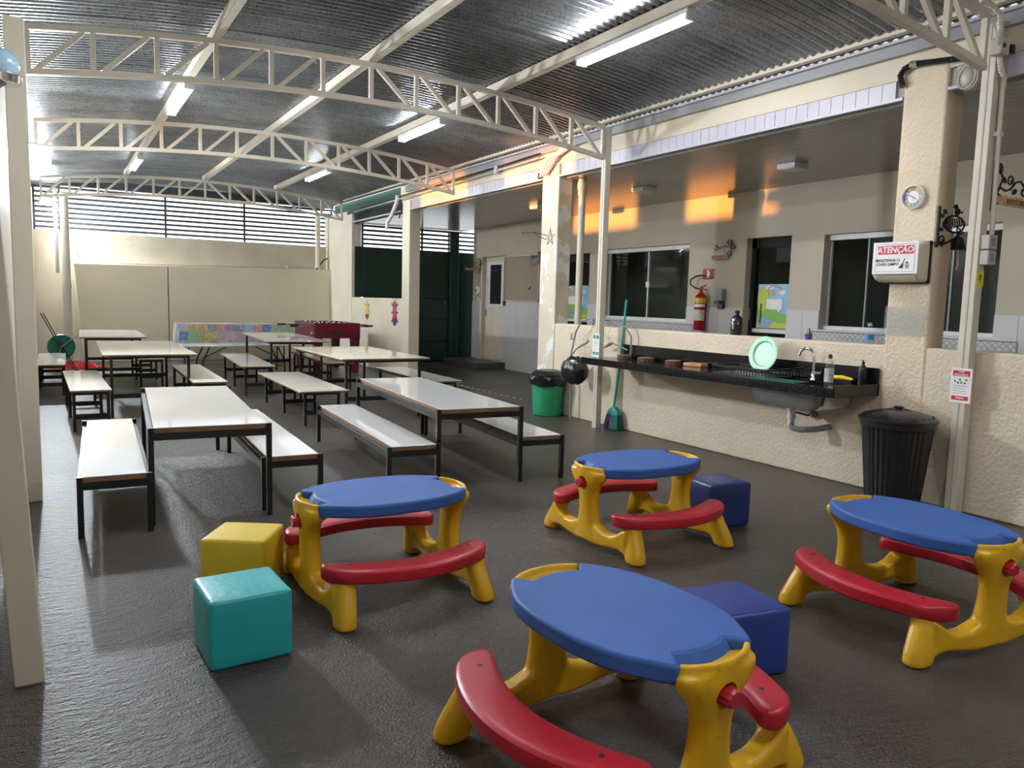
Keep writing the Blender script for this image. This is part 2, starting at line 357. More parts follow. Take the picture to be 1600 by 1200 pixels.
# diamond lattice guards below the two windows
def lattice(y0, y1, label):
    t = thing('lattice_guard', label, 'lattice', (7.2, y0, 0))
    L_ = y1-y0; z0, z1 = .80, 1.065
    MB().tube([(0, 0, z1), (0, L_, z1)], .008, 6).build('top_rail', m_grey, t)
    MB().tube([(0, 0, z0), (0, L_, z0)], .008, 6).build('bottom_rail', m_grey, t)
    for yy in (0, L_): MB().tube([(0, yy, 0), (0, yy, z1)], .008, 6).build('post', m_grey, t)
    b = MB(); s = .062; yy = -(z1-z0)
    while yy < L_:
        for sg in (1, -1):
            a, c = (yy, yy+(z1-z0)) if sg > 0 else (yy+(z1-z0), yy)
            a0, c0 = max(0, min(L_, a)), max(0, min(L_, c))
            if abs(c0-a0) > .01:
                za = z0+(a0-a)*(z1-z0)/(c-a); zc = z0+(c0-a)*(z1-z0)/(c-a)
                b.bar((0, a0, za), (0, c0, zc), .004, .004)
        yy += s
    tag(b.build('wire_mesh', m_grey, t), kind='stuff')
lattice(7.42, 9.6, 'diamond wire lattice guard below the two pane window'); lattice(3.48, 5.6, 'diamond wire lattice guard below the window beside the front column')

# doors
def door_poster(n, y0, y1, z1, dark):
    d = struct('door_%d' % n, MB().bb(7.6, 7.66, y0, y0+.06, 0, z1).bb(7.6, 7.66, y1-.06, y1, 0, z1).bb(7.6, 7.66, y0, y1, z1-.12, z1).bb(7.6, 7.66, y0, y1, 0, .16), m_dark)
    MB().bb(7.625, 7.632, y0+.06, y1-.06, .16, z1-.12).build('door_glass', m_glass, d)
    MB().bb(7.61, 7.635, y0+.06, y1-.06, 1.0, 1.05).build('door_rail', m_alu, d)
    MB().bb(7.57, 7.6, y1-.05, y1-.02, 1.15, 1.3).build('door_handle', m_chrome, d)
    # printed picture stuck on the glass, generic meadow
    a, b = y0+.02, y1-.14; W = b-a; z0p, z1p = 1.06, 1.60
    def P(nm, mb, mt): return mb.build(nm, mt, d)
    sky = mat('poster_sky', (.30, .55, .85), .4); gr = mat('poster_green', (.22, .50, .08), .4); lime = mat('poster_lime', (.50, .62, .08), .4)
    P('poster_sky', MB().bb(7.598, 7.602, a, b, z0p, z1p), sky)
    def disc(y, z, ry, rz_, x): return MB().loft([[(xx, max(a, min(b, y+ry*math.cos(k*PI/8))), max(z0p, min(z1p, z+rz_*math.sin(k*PI/8)))) for k in range(16)] for xx in (x, x+.002)])
    P('poster_hill', disc(b-.10*W, z0p, .75*W, .30, 7.596), gr); P('poster_hill', disc(a+.3*W, z0p-.08, .9*W, .26, 7.594), gr)
    P('poster_meadow', MB().bb(7.592, 7.594, a, b, z0p, z0p+.07), lime)
    P('poster_tree_crown', disc(b-.16*W, 1.42, .17*W, .15, 7.592), lime); P('poster_tree_trunk', MB().bb(7.590, 7.592, b-.14*W, b-.10*W, 1.12, 1.36), m_bark)
    P('poster_balloon', disc(b-.42*W, 1.49, .08*W, .035, 7.592), mat('poster_orange', (.75, .38, .10), .4))
    P('poster_cloud', disc(b-.72*W, 1.50, .10*W, .03, 7.592), m_white); P('poster_cloud', disc(b-.34*W, 1.555, .13*W, .025, 7.592), m_white)
    rb = MB()
    for k in range(8):
        t0, t1 = PI*(.15+k*.09), PI*(.15+(k+1)*.09)
        rb.bar((7.591, a+.52*W+.22*W*math.cos(t0), 1.48+.10*math.sin(t0)), (7.591, a+.52*W+.22*W*math.cos(t1), 1.48+.10*math.sin(t1)), .002, .016)
    P('poster_rainbow', rb, mat('poster_coral', (.72, .22, .20), .4))
    P('poster_bubble', MB().bb(7.589, 7.592, a+.26*W, b-.28*W, 1.29, 1.42), m_wsign); P('poster_bubble_tail', MB().prism([(a+.30*W, 1.29), (a+.42*W, 1.29), (a+.34*W, 1.25)], 7.589, 7.592, Matrix(((0, 0, 1, 0), (1, 0, 0, 0), (0, 1, 0, 0), (0, 0, 0, 1)))), m_wsign)
    P('poster_bush', disc(b-.25*W, 1.13, .2*W, .07, 7.590), mat('poster_slate', (.25, .38, .55), .4))
    P('poster_flower', disc(a+.45*W, 1.12, .06*W, .025, 7.588), mat('poster_peach', (.75, .45, .25), .4))
    P('poster_bird', disc(b-.22*W, 1.70, .13*W, .035, 7.600), lime)
    return d
door_poster(1, 6.19, 6.87, 2.165, True); door_poster(2, 10.15, 11.25, 2.12, True)
d3 = struct('door_3', MB().bb(7.58, 7.62, 12.95, 13.76, .16, 2.18), m_ivory)
MB().bb(7.57, 7.60, 13.05, 13.62, 1.18, 2.08).build('door_frame', m_alu, d3); MB().bb(7.565, 7.575, 13.12, 13.55, 1.25, 2.02).build('door_pane', mat('dark_pane', (.02, .02, .022), .1), d3)
MB().bb(7.565, 7.6, 13.68, 13.72, 1.0, 1.14).build('door_handle', m_chrome, d3)
struct('trim_step', MB().bb(6.85, 7.5, 12.75, 14.16, .004, .13), m_ver, bevel=.01)
# screen of dark slats over the back wall, and over the green gate
sl = thing('slat_screen', 'dark horizontal slat screen on top of the back wall', 'screen', (-.235, 16.51, 2.372))
sm = MB().bb(0, 5.53, -.012, .012, 0, .040).mesh('slat', m_slat)
for i in range(9):
    o = put('slat', sm, sl); o.location.z = .045 + i*.089
for x in (.02, .42, 2.2, 3.68, 5.50): MB().bb(x-.018, x+.018, .012, .04, 0, .9).build('slat_post', m_slat, sl)
MB().bb(0, 5.53, -.05, .05, .82, .96).build('head_board', m_slat, sl)
sl = thing('slat_screen', 'short dark slat screen above the green gate', 'screen', (5.3, 14.72, 2.3))
sm = MB().bb(0, 2.6, -.012, .012, 0, .040).mesh('slat', m_slat)
for i in range(5):
    o = put('slat', sm, sl); o.location.z = .05 + i*.087
for x in (.02, 1.3, 2.58): MB().bb(x-.018, x+.018, .012, .04, 0, .48).build('slat_post', m_slat, sl)
# green sheet metal gate
g = thing('gate', 'tall dark green sheet metal gate at the end of the veranda', 'gate', (5.3, 14.6, 0))
for i, (x0, x1) in enumerate(((0, .92), (.93, 1.86), (2.06, 2.62))):
    if i == 0: MB().bb(-.18, -.002, 0, .03, 1.32, 2.30).build('gate_panel', m_gate, g)
    for k, (z0, z1) in enumerate(((.03, .42), (.425, .90), (.905, 1.33), (1.335, 1.78), (1.785, 2.30))):
        MB().bb(x0, x1, 0, .03, z0, z1).build('gate_panel', m_gate, g, bevel=.008)
MB().bb(1.86, 2.06, -.06, .1, 0, 2.72).build('gate_post', m_gate, g, bevel=.012)
MB().bb(0, 1.86, -.02, .01, 1.76, 1.80).build('gate_rail', m_gate, g); MB().bb(0, 2.62, .03, .04, 0, 2.30).build('backing_sheet', m_gate, g)
MB().ball((1.78, -.02, 1.25), .02).build('gate_lock', m_chrome, g, smooth=True)

# ------------------------------------------------------------------ canopy: corrugated roof, purlins, trusses, posts
XL, XR = -.10, 4.87; XC = (XL+XR)/2; HW = (XR-XL)/2
def ztop(x): return 3.10 + .18*(1-((x-XC)/HW)**2)
roof = struct('ceiling', MB().bar((-.30, -3.1, ztop(-.30)+.06), (-.30, 16.7, ztop(-.30)+.06), .05, .06), m_steel)
xs = [-.34 + (5.06+.34)*i/14 for i in range(15)]
pitch = .076
prof = [(0, 0), (.016, .0), (.034, .021), (.058, .021), (.076, 0)]
b = MB(); yv = []
for k in range(11):
    for i, (dy, dz) in enumerate(prof[:-1]): yv.append((k*pitch+dy, dz))
yv.append((11*pitch, 0)); yv.append((11*pitch+.018, .0))
vs_ = [(x, dy, ztop(x)+.085+dz+(.003 if j > len(yv)-3 else 0)) for x in xs for j, (dy, dz) in enumerate(yv)]
nn = len(yv); b._a(vs_, [(i*nn+j, (i+1)*nn+j, (i+1)*nn+j+1, i*nn+j+1) for i in range(len(xs)-1) for j in range(nn-1)])
rs_me = b.mesh('roof_sheet', m_roof)
for i in range(24):
    o = put('roof_sheet', rs_me, roof); o.location.y = -3.1 + i*11*pitch
for k in (3, 6, 9):
    x = XL + (XR-XL)*k/12
    MB().bb(x-.022, x+.022, -3.1, 14.75, ztop(x)+.002, ztop(x)+.082).bb(x-.022, x+.035, -3.1, 14.75, ztop(x)+.0, ztop(x)+.006).build('purlin', m_steel, roof)
MB().bb(4.93, 4.985, -3.1, 14.75, 3.155, 3.20).build('eave_rail', m_steel, roof)
def truss(yy, label):
    t = thing('roof_truss', label, 'truss', (0, yy, 0), 0, None)
    top = [(XL+(XR-XL)*i/24) for i in range(25)]
    for nm, dz in (('top_chord', -.022), ('bottom_chord', -.34+.02)):
        c = MB(); w_ = .045
        c.loft([[(x, -w_/2, ztop(x)+dz-.02), (x, w_/2, ztop(x)+dz-.02), (x, w_/2, ztop(x)+dz+.02), (x, -w_/2, ztop(x)+dz+.02)] for x in top])
        c.build(nm, m_steel, t)
    px = [XL+(XR-XL)*i/12 for i in range(13)]
    for i, x in enumerate(px):
        x2 = min(max(x, XL+.018), XR-.018)
        MB().bb(x2-.017, x2+.017, -.017, .017, ztop(x)-.30, ztop(x)-.042).build('upright', m_steel, t)
    for i in range(12):
        if i < 6: a, c = px[i]+.06, px[i+1]-.06
        else: a, c = px[i+1]-.06, px[i]+.06
        MB().bar((a, 0, ztop(a)-.305), (c, 0, ztop(c)-.04), .03, .034).build('diagonal', m_steel, t)
    return t
truss(2.69, 'cream steel roof truss nearest the camera, at the top right corner'); truss(6.42, 'cream arched truss second from camera, on the post behind the broom')
truss(9.81, 'cream arched roof truss in the middle of the court'); truss(14.6, 'farthest cream arched truss in front of the slat screen')
def post(x, yy, h, label, s=.08, lean=0):
    t = thing('steel_post', label, 'post', (x, yy, 0))
    bm_ = MB().loft([[(dx*s/2+lx, dy*s/2, z_) for dx, dy in ((-1, -1), (1, -1), (1, 1), (-1, 1))] for z_, lx in ((0, 0), (h, lean))])
    bm_.build('shaft', m_steel, t, bevel=.004)
    MB().loft([[(dx*.003-s/2+lx, dy*.004, z_) for dx, dy in ((-1, -1), (1, -1), (1, 1), (-1, 1))] for z_, lx in ((0, 0), (h, lean))]).build('weld_seam', m_conduit, t)
    return t
post(5.055, 2.74, 3.08, 'cream steel post at right with meter boxes and a red notice', .078)
post(4.91, 6.425, 3.08, 'cream steel post beside the broom with a green notice', .068)
post(-.10, 2.915, 2.75, 'leaning scuffed steel post at the left edge of the picture', .085, -.125)
post(-.135, 5.51, 2.86, 'second cream steel post along the left wall, upright', .105)

# lamps: fluorescent fittings under the purlins
def fitting(x, y0, label, lit=True, L_=1.24):
    zt = ztop(x)
    t = thing('tube_light', label, 'lamp', (x, y0, zt))
    MB().bb(-.042, .042, 0, L_, -.05, -.012).build('housing', m_white, t, bevel=.006)
    MB().tube([(-.022, .02, -.068), (-.022, L_-.02, -.068)], .013, 8).build('tube', m_tube, t)
    MB().tube([(.03, .02, -.068), (.03, L_-.02, -.068)], .013, 8).build('tube', m_tube if lit else m_white, t)
    for yy in (0, L_-.03): MB().bb(-.042, .045, yy, yy+.02, -.085, -.05).build('end_cap', m_white, t)
    for yy in (.15, L_-.15): MB().bb(-.01, .01, yy, yy+.02, -.012, .004).build('hanger', m_steel, t)
X1, X3 = XL+(XR-XL)*3/12, XL+(XR-XL)*9/12
fitting(X3, 3.9, 'large lit tube lamp in front of the second truss, upper middle')
fitting(X3, 7.6, 'lit tube lamp on the right purlin just behind the second truss', True, 1.15)
fitting(X3, 11.5, 'lit tube lamp on the right purlin behind the middle truss', True, 1.15)
fitting(X1, 7.75, 'lit tube lamp on the left purlin behind the second truss', True, 1.25)
fitting(X1, 12.2, 'small far lit tube lamp on the left purlin', True, 1.2)
fitting(X1, 3.6, 'added fill tube lamp on the left purlin, unseen above the picture', True)  # this and the next two tubes are unseen, added as fill light
fitting(X3, -.4, 'added fill tube lamp on the right purlin, unseen behind the camera', True)
fitting(X1, -.6, 'added fill tube lamp on the left purlin, unseen behind the camera', True)
# floodlights along the left wall
def flood(x, y, z, label, aim, watts, s, br):
    t = thing('floodlight', label, 'floodlight', (x, y, z))
    d = Vector(aim).normalized(); q = d.to_track_quat('-Z', 'Y').to_matrix().to_4x4()
    def part(nm, mb, m):
        o = mb.build(nm, m, t, bevel=.004); o.matrix_local = q; return o
    part('housing', MB().bb(-s, s, -s*.75, s*.75, .0, .05), m_grey)
    part('led_panel', MB().bb(-s*.9, s*.9, -s*.66, s*.66, -.006, 0), m_flood)
    MB().bar((0, 0, 0), br, .03, .03).build('bracket', m_grey, t)
    ld = bpy.data.lights.new('flood_beam', 'AREA'); ld.shape = 'RECTANGLE'; ld.size = s*1.6; ld.size_y = s*1.2; ld.energy = watts; ld.color = (.86, .93, 1.0); ld.spread = math.radians(170)
    lo = bpy.data.objects.new('flood_beam', ld); COL.objects.link(lo); lo.parent = t; lo.matrix_local = q @ Matrix.Translation((0, 0, -.02))
flood(-.08, 9.15, 2.62, 'bright white floodlight on the left wall behind the second post', (.42, -1, -.30), FLOOD, .15, (-.165, .02, -.02))
flood(-.02, 16.25, 2.86, 'small glaring floodlight at the left end of the slat screen', (.62, -1, -.42), 210, .10, (0, .24, -.02))

# ------------------------------------------------------------------ moulded picnic tables for children
def arc_u(L): return .378 - .066*(L/.27)**2
def sq_ring(cx, cy, hx, hy, z, n=16, e=2.6):
    out = []
    for j in range(n):
        a = 2*PI*j/n; c, s_ = math.cos(a), math.sin(a)
        out.append((cx + hx*math.copysign(abs(c)**(2/e), c), cy + hy*math.copysign(abs(s_)**(2/e), s_), z))
    return out
def frame_mesh():                                       # one yellow end frame at +L (local x), spread along y
    b = MB()
    col = [(.035, .33, .042, .105), (.08, .33, .042, .10), (.12, .332, .042, .082), (.17, .335, .041, .068), (.22, .338, .040, .060), (.27, .34, .040, .062), (.31, .343, .040, .076), (.345, .346, .042, .102), (.375, .348, .044, .128), (.392, .348, .044, .140), (.415, .348, .044, .143)]
    b.loft([sq_ring(cx, 0, hx, hy, z) for z, cx, hx, hy in col])
    outer = [(.350, .132), (.372, .095), (.388, .05), (.394, 0), (.388, -.05), (.372, -.095), (.350, -.132)]
    inner = [(.292, -.088), (.308, -.05), (.314, 0), (.308, .05), (.292, .088)]
    b.prism(outer+inner, .365, .412)
    rim = [(x-.015, y*.92) for x, y in outer]
    b.prism(outer+list(reversed(rim)), .39, .443)
    for s in (1, -1):
        # horizontal arm from the column to the foot
        arm = [(.02, .025, .15), (.08, .022, .128), (.14, .028, .108), (.20, .036, .108), (.25, .042, .128), (.285, .04, .155), (.32, .03, .17)]
        b.loft([[(.33-.012*i/6 + dx*.036, s*u, z) for dx, z in ((-1, z0+.012), (-.6, z0), (.6, z0), (1, z0+.012), (1, z1-.012), (.6, z1), (-.6, z1), (-1, z1-.012))] for i, (u, z0, z1) in enumerate(arm)])
        foot = [(.001, .316, .040, .368, .052), (.015, .316, .045, .366, .059), (.05, .312, .044, .356, .060), (.09, .305, .043, .340, .056), (.13, .298, .042, .324, .050), (.155, .292, .043, .314, .047), (.176, .288, .046, .308, .048)]
        b.loft([sq_ring(cx, s*cu, hx, hu, z, 14, 2.4) for z, cx, hx, cu, hu in foot])
    o = b.build('tmp', m_yel)
    r = o.modifiers.new('r', 'REMESH'); r.mode = 'VOXEL'; r.voxel_size = .0068
    sm_ = o.modifiers.new('s', 'SMOOTH'); sm_.factor = .5; sm_.iterations = 7
    me = baked(o)
    o = put('tmp', me); cu = MB().lathe([(.036, 0), (.036, .06)], 24, M=Matrix.Translation((.366, 0, .350)) @ Matrix.Rotation(PI/2, 4, 'Y')).build('cut', m_yel)
    bo = o.modifiers.new('b', 'BOOLEAN'); bo.operation = 'DIFFERENCE'; bo.object = cu; bo.solver = 'EXACT'
    me = baked(o); bpy.data.objects.remove(cu)
    me.polygons.foreach_set('use_smooth', [True]*len(me.polygons)); me.set_sharp_from_angle(angle=math.radians(50)); me.name = 'end_frame'
    if len(me.materials) == 0: me.materials.append(m_yel)
    return me
def picnic(loc, rz, label):
    t = thing('picnic_table', label, 'table', loc, rz, 'blue red and yellow children picnic tables')
    for k in (0, 1):
        f = put('end_frame', FRAME, t); f.rotation_euler = (0, 0, PI*k)
        kn = put('red_knob', KNOB, f)
    half = [(.352, .134), (.322, .160), (.285, .184), (.24, .211), (.19, .231), (.125, .245), (.06, .251), (0, .252)]
    side = half + [(-x, u) for x, u in reversed(half[:-1])]
    nt_ = [(-.295, .092), (-.310, .05), (-.317, 0), (-.310, -.05), (-.295, -.092)]
    outl = side + nt_ + [(-x, -u) for x, u in side] + [(-x, -u) for x, u in nt_]
    MB().prism(outl, .392, .445).build('tabletop', m_blue, t, bevel=.011, seg=3, smooth=True)
    bl = [(x, -u) for x, u in nt_]
    for k in (1, -1):                                   # sloped blue lip under the notch
        top_ = [(k*-x, u*1.06, .441) for x, u in nt_]; bot_ = [(k*(-x+.024), u*1.06, .408) for x, u in nt_]; bk = [(k*(-x-.01), u*1.06, .400) for x, u in nt_]; bk2 = [(k*(-x-.01), u*1.06, .441) for x, u in nt_]
        MB().loft([[p, q, r, s_] for p, q, r, s_ in zip(top_, bot_, bk, bk2)]).build('notch_lip', m_blue, t)
    for s in (1, -1):
        rings = []
        for k in range(25):
            q = (k-12)/12; L_ = math.copysign(.31*abs(q)/.6 if abs(q) <= .6 else .31+.062*math.sin(PI/2*(abs(q)-.6)/.4), q)
            e = max(.08, math.sqrt(max(0, 1-(max(0, abs(L_)-.31)/.0622)**2)))
            rings.append([(L_, s*(arc_u(L_)) + .072*e*math.copysign(abs(math.cos(a))**.55, math.cos(a)), .199 + .032*(.60+.40*min(1, e*1.5))*math.copysign(abs(math.sin(a))**.45, math.sin(a))) for a in [2*PI*j/18 for j in range(18)]])
        b = MB().loft(rings)
        be = b.build('bench_seat', m_red, t, smooth=True)
        for L_ in (-.27, .27): MB().lathe([(.008, .2308), (.008, .2316)], 10, (L_, s*.30, 0)).build('screw_hole', m_ink, be)
FRAME = frame_mesh()
kb = MB().lathe([(.024, 0), (.024, .045), (.019, .052), (.019, .053)], 30, M=Matrix.Translation((.364, 0, .350)) @ Matrix.Rotation(PI/2, 4, 'Y'), rib=.10, nr=3)
KNOB = kb.mesh('red_knob', m_red)
picnic((1.262, 3.20, 0), math.radians(1.5), 'blue and yellow picnic table beside the yellow and teal cubes')
picnic((2.80, 3.265, 0), math.radians(1), 'blue and yellow picnic table farthest right of centre, before a navy cube')
picnic((1.372, 1.648, 0), math.radians(94), 'largest, nearest blue and yellow picnic table at the bottom edge')
picnic((3.115, 1.825, 0), math.radians(83.7), 'blue and yellow picnic table in front of the black bin, cut by the frame')

# ------------------------------------------------------------------ padded cube stools
def cube_stool(x, y, rz, m, label, s=.285, h=.25):
    t = thing('cube_stool', label, 'stool', (x, y, 0), math.radians(rz), 'padded vinyl cube stools')
    g = [-1, -.985, -.955, -.915, -.87, -.5, 0, .5, .87, .915, .955, .985, 1]; n = len(g)-1; b = MB()
    def P(u, v, w):
        R_ = .13; p = Vector((u, v, w)); q = Vector([max(-1+R_, min(1-R_, c)) for c in p]); d = p-q
        if d.length > 1e-6: p = q + d.normalized()*R_
        bu = [1+.03*(1-p[(i+1) % 3]**2)*(1-p[(i+2) % 3]**2) for i in range(3)]
        return (p.x*bu[0]*s/2*1.01, p.y*bu[1]*s/2*1.01, max(0, h/2+p.z*bu[2]*h/2))
    for ax in range(3):
        for sg in (-1, 1):
            vs_ = []
            for a in g:
                for c in g:
                    p = [0, 0, 0]; p[ax] = sg; p[(ax+1) % 3] = a; p[(ax+2) % 3] = c; vs_.append(P(*p))
            b._a(vs_, [(i*(n+1)+j, i*(n+1)+j+1, (i+1)*(n+1)+j+1, (i+1)*(n+1)+j) for i in range(n) for j in range(n)])
    me = b.mesh('cushion', m); bm = bmesh.new(); bm.from_mesh(me); bmesh.ops.remove_doubles(bm, verts=bm.verts, dist=.0005); bmesh.ops.recalc_face_normals(bm, faces=bm.faces); bm.to_mesh(me); bm.free()
    me.polygons.foreach_set('use_smooth', [True]*len(me.polygons)); put('cushion', me, t)
    q = MB(); a, z0, z1 = s/2*.966, .014, h*.972
    for dx in (-1, 1):
        for dy in (-1, 1): q.tube([(dx*a, dy*a, z0), (dx*a, dy*a, z1)], .0026, 5)
    c4 = [(-a, -a), (a, -a), (a, a), (-a, a)]
    for i in range(4): q.tube([(*c4[i], z1), (*c4[(i+1) % 4], z1)], .0026, 5)
    q.build('piping', m, t)
cube_stool(.567, 2.83, 2.5, m_teal, 'teal vinyl cube stool, frontmost at left')
cube_stool(.706, 3.475, -32, m_yvin, 'yellow vinyl cube stool behind the teal one', .278)
cube_stool(3.447, 3.285, -9, m_navy, 'navy vinyl cube stool behind the far right picnic table', .285, .262)
cube_stool(2.108, 1.905, -9.5, m_royal, 'royal blue vinyl cube stool beside the nearest picnic table', .295, .245)

# ------------------------------------------------------------------ dining tables and benches
def framed(name, cat, w_, l_, h, loc, rz, label, group, mt=None):           # corner posts rise flush with the top
    t = thing(name, label, cat, loc, math.radians(-rz), group)
    a, c, s = w_/2-.014, l_/2-.014, .03
    MB().mi(1).bb(-w_/2+.03, w_/2-.03, -l_/2+.004, l_/2-.004, h-.032, h-.005).mi(0).bb(-w_/2+.028, w_/2-.028, -l_/2+.002, l_/2-.002, h-.005, h).build('top', [mt or m_lam, m_ply], t, bevel=.002)
    for dx in (-1, 1):
        for dy in (-1, 1): MB().box((dx*a, dy*c, (h-.002)/2), (s, s, h-.002)).build('leg', m_black, t)
        MB().bb(dx*a-.013, dx*a+.013, -c, c, h-.072, h-.033).build('side_rail', m_black, t)
        if cat == 'table': pass
    for dy in (-1, 1): MB().bb(-a, a, dy*c-.013, dy*c+.013, h-.072, h-.033).build('end_rail', m_black, t)
    return t
GT, GB = 'white school dining tables', 'white dining benches with black legs'
TA, BA = .555, .329
framed('dining_table', 'table', .66, 2.02, TA, (.838, 5.59, 0), 4.2, 'white dining table nearest at left, behind the yellow cube', GT)
framed('dining_bench', 'bench', .36, 2.03, BA, (.31, 5.53, 0), 2.6, 'white bench nearest the left wall, alone at far left', GB)
framed('dining_bench', 'bench', .37, 2.06, BA, (1.29, 5.69, 0), 2.5, 'white bench on the right side of the near left table', GB)
framed('dining_table', 'table', .66, 2.12, TA, (2.655, 5.74, 0), 4.6, 'white dining table nearest at right, shiny with slat reflections', GT)
framed('dining_bench', 'bench', .37, 2.1, BA, (2.13, 5.71, 0), 4.2, 'white bench on the left side of the near right table', GB)
framed('dining_bench', 'bench', .38, 2.05, BA, (3.155, 5.68, 0), 5, 'white bench on the right side of the near right table', GB)
def trestle(name, cat, w_, l_, h, loc, rz, label, group, pairs, inset=.08, mt=None, th=.02):   # top overhangs cross-braced leg pairs
    t = thing(name, label, cat, loc, math.radians(-rz), group)
    MB().mi(1).bb(-w_/2, w_/2, -l_/2, l_/2, h-th, h-.005).mi(0).bb(-w_/2-.001, w_/2+.001, -l_/2-.001, l_/2+.001, h-.005, h).build('top', [mt or m_lam2, m_ply], t, bevel=.003)
    a, c, s = w_/2-inset, l_/2-inset-.03, .028
    for k in range(pairs):
        y = -c + 2*c*k/(pairs-1)
        for dx in (-1, 1): MB().box((dx*a, y, (h-th)/2), (s, s, h-th)).build('leg', m_black, t)
        MB().bb(-a, a, y-.012, y+.012, h*.30, h*.30+.045).build('stretcher', m_black, t)
        MB().bb(-a, a, y-.012, y+.012, h-th-.03, h-th).build('cross_rail', m_black, t)
    for dx in (-1, 1): MB().bb(dx*a-.012, dx*a+.012, -c, c, h-th-.028, h-th).build('side_rail', m_black, t)
    return t
trestle('dining_table', 'table', .90, 2.45, .66, (.90, 9.98, 0), 1, 'ivory dining table in the middle of the left row', GT, 2)
trestle('dining_table', 'table', .82, 2.2, .68, (.75, 12.9, 0), 1.5, 'white dining table at the far left, near the hose reel', GT, 2, mt=m_lam)
trestle('dining_table', 'table', .84, 2.5, .69, (2.97, 11.75, 0), 4, 'white dining table before the patterned cloth, left of the foosball table', GT, 2, mt=m_lam)
trestle('dining_table', 'table', 1.0, 2.03, .66, (3.10, 8.78, 0), .5, 'ivory dining table in the middle of the right row', GT, 2)
trestle('dining_bench', 'bench', .34, 2.02, .39, (.275, 9.02, 0), -1, 'grey looking bench on the left side of the middle left table', GB, 3, .03)
trestle('dining_bench', 'bench', .33, 2.0, .39, (-.02, 11.9, 0), 1, 'far bench against the left wall, in front of the red hose', GB, 3, .03)
trestle('dining_bench', 'bench', .34, 2.15, .39, (1.43, 9.5, 0), 1.5, 'bench on the right side of the middle left table', GB, 3, .03)
trestle('dining_bench', 'bench', .33, 2.0, .39, (1.19, 12.6, 0), 1.5, 'small far bench seen under the middle left table', GB, 3, .03)
trestle('dining_bench', 'bench', .42, 2.4, .39, (2.36, 11.35, 0), 4, 'bench on the left side of the far middle table', GB, 3, .06)
trestle('dining_bench', 'bench', .50, 2.06, .362, (2.36, 8.56, 0), 1.5, 'bench on the left side of the middle right table', GB, 3, .08)
trestle('dining_bench', 'bench', .42, 2.3, .39, (3.52, 11.6, 0), 3, 'bench behind the middle right table, beside the foosball table', GB, 3, .05)
trestle('dining_bench', 'bench', .42, 1.9, .362, (3.96, 9.0, 0), 2, 'bench on the right side of the middle right table', GB, 3, .05)

# ------------------------------------------------------------------ foosball table, folding table, cloth table, hose reel
t = thing('foosball_table', 'dark red foosball table in the far right corner of the court', 'game', (4.2, 13.45, 0))
b = MB().bb(-.40, .40, -.62, -.585, .60, .86).bb(-.40, .40, .585, .62, .60, .86).bb(-.40, -.365, -.585, .585, .60, .86).bb(.365, .40, -.585, .585, .60, .86).bb(-.365, .365, -.585, .585, .60, .64)
b.build('cabinet', m_maroon, t, bevel=.006)
for dx in (-1, 1):
    for dy in (-1, 1): MB().loft([[(dx*.33+a*s, dy*.53+c*s, z) for a, c in ((-1, -1), (1, -1), (1, 1), (-1, 1))] for z, s in ((0, .05), (.60, .068))]).build('leg', m_maroon, t)
for k in range(8):
    y = -.49+.14*k; ex = .24 if k % 2 == 0 else .12; sg = 1 if k % 3 else -1
    r = MB().tube([(-.52-(ex if sg < 0 else 0), y, .80), (.52+(ex if sg > 0 else 0), y, .80)], .008, 6).build('rod', m_chrome, t)
    MB().tube([(sg*(.42+ex-.02), y, .80), (sg*(.54+ex), y, .80)], .018, 8).build('handle', m_plast, r)
    f = MB()
    for j in range(3): f.bb(-.24+.22*j-.012, -.24+.22*j+.012, y-.01, y+.01, .70, .83).ball((-.24+.22*j, y, .848), .018, 6, 4)
    f.build('players', m_white if k % 2 else m_ink, r)
MB().ball((-.405, -.45, .68), .022).build('score_ball', m_white, t); MB().bb(-.12, .12, -.626, -.62, .68, .72).build('coin_plate', m_ink, t)
t = thing('folding_table', 'low white folding table with black folding legs by the back wall', 'table', (2.72, 13.42, 0), math.radians(2))
MB().bb(-.95, .95, -.3, .3, .445, .48).build('top', m_lam, t, bevel=.012, seg=3)
for dx in (-1, 1):
    for dy in (-1, 1): MB().tube([(dx*.55, dy*.24, .445), (dx*.66, dy*.25, .20), (dx*.66, dy*.25, 0)], .012, 6).build('leg', m_black, t)
    MB().tube([(dx*.66, -.25, .1), (dx*.66, .25, .1)], .01, 6).build('foot_bar', m_black, t)
    MB().tube([(dx*.62, 0, .24), (dx*.20, 0, .445)], .009, 6).build('brace', m_black, t)
t = thing('trestle_table', 'table by the back wall hidden under a patchwork cloth', 'table', (2.95, 15.1, 0))
MB().bb(-1.0, 1.0, -.34, .34, .72, .75).build('top', m_lam2, t)
for dx in (-1, 1):
    for dy in (-1, 1): MB().tube([(dx*.85, dy*.26, .72), (dx*.85, dy*.26, 0)], .014, 6).build('leg', m_black, t)
b = MB(); n = 40
def drape(x0, y0, x1, y1):
    vs_ = []
    for i in range(n+1):
        u = i/n; x = x0+(x1-x0)*u; y = y0+(y1-y0)*u; d = .012*math.sin(u*23)+.008*math.sin(u*57)
        nx, ny = (y1-y0), -(x1-x0); l = math.hypot(nx, ny); nx /= l; ny /= l
        vs_ += [(x, y, .757), (x+nx*(.01+d*.4), y+ny*(.01+d*.4), .60), (x+nx*(.015+d), y+ny*(.015+d), .40+.012*math.sin(u*9))]
    b._a(vs_, [(i*3+j, i*3+j+1, (i+1)*3+j+1, (i+1)*3+j) for i in range(n) for j in range(2)])
drape(1.94, 14.75, 3.96, 14.75); drape(1.94, 15.45, 1.94, 14.75); drape(3.96, 14.75, 3.96, 15.45); b.bb(1.94, 3.96, 14.75, 15.45, .752, .757)
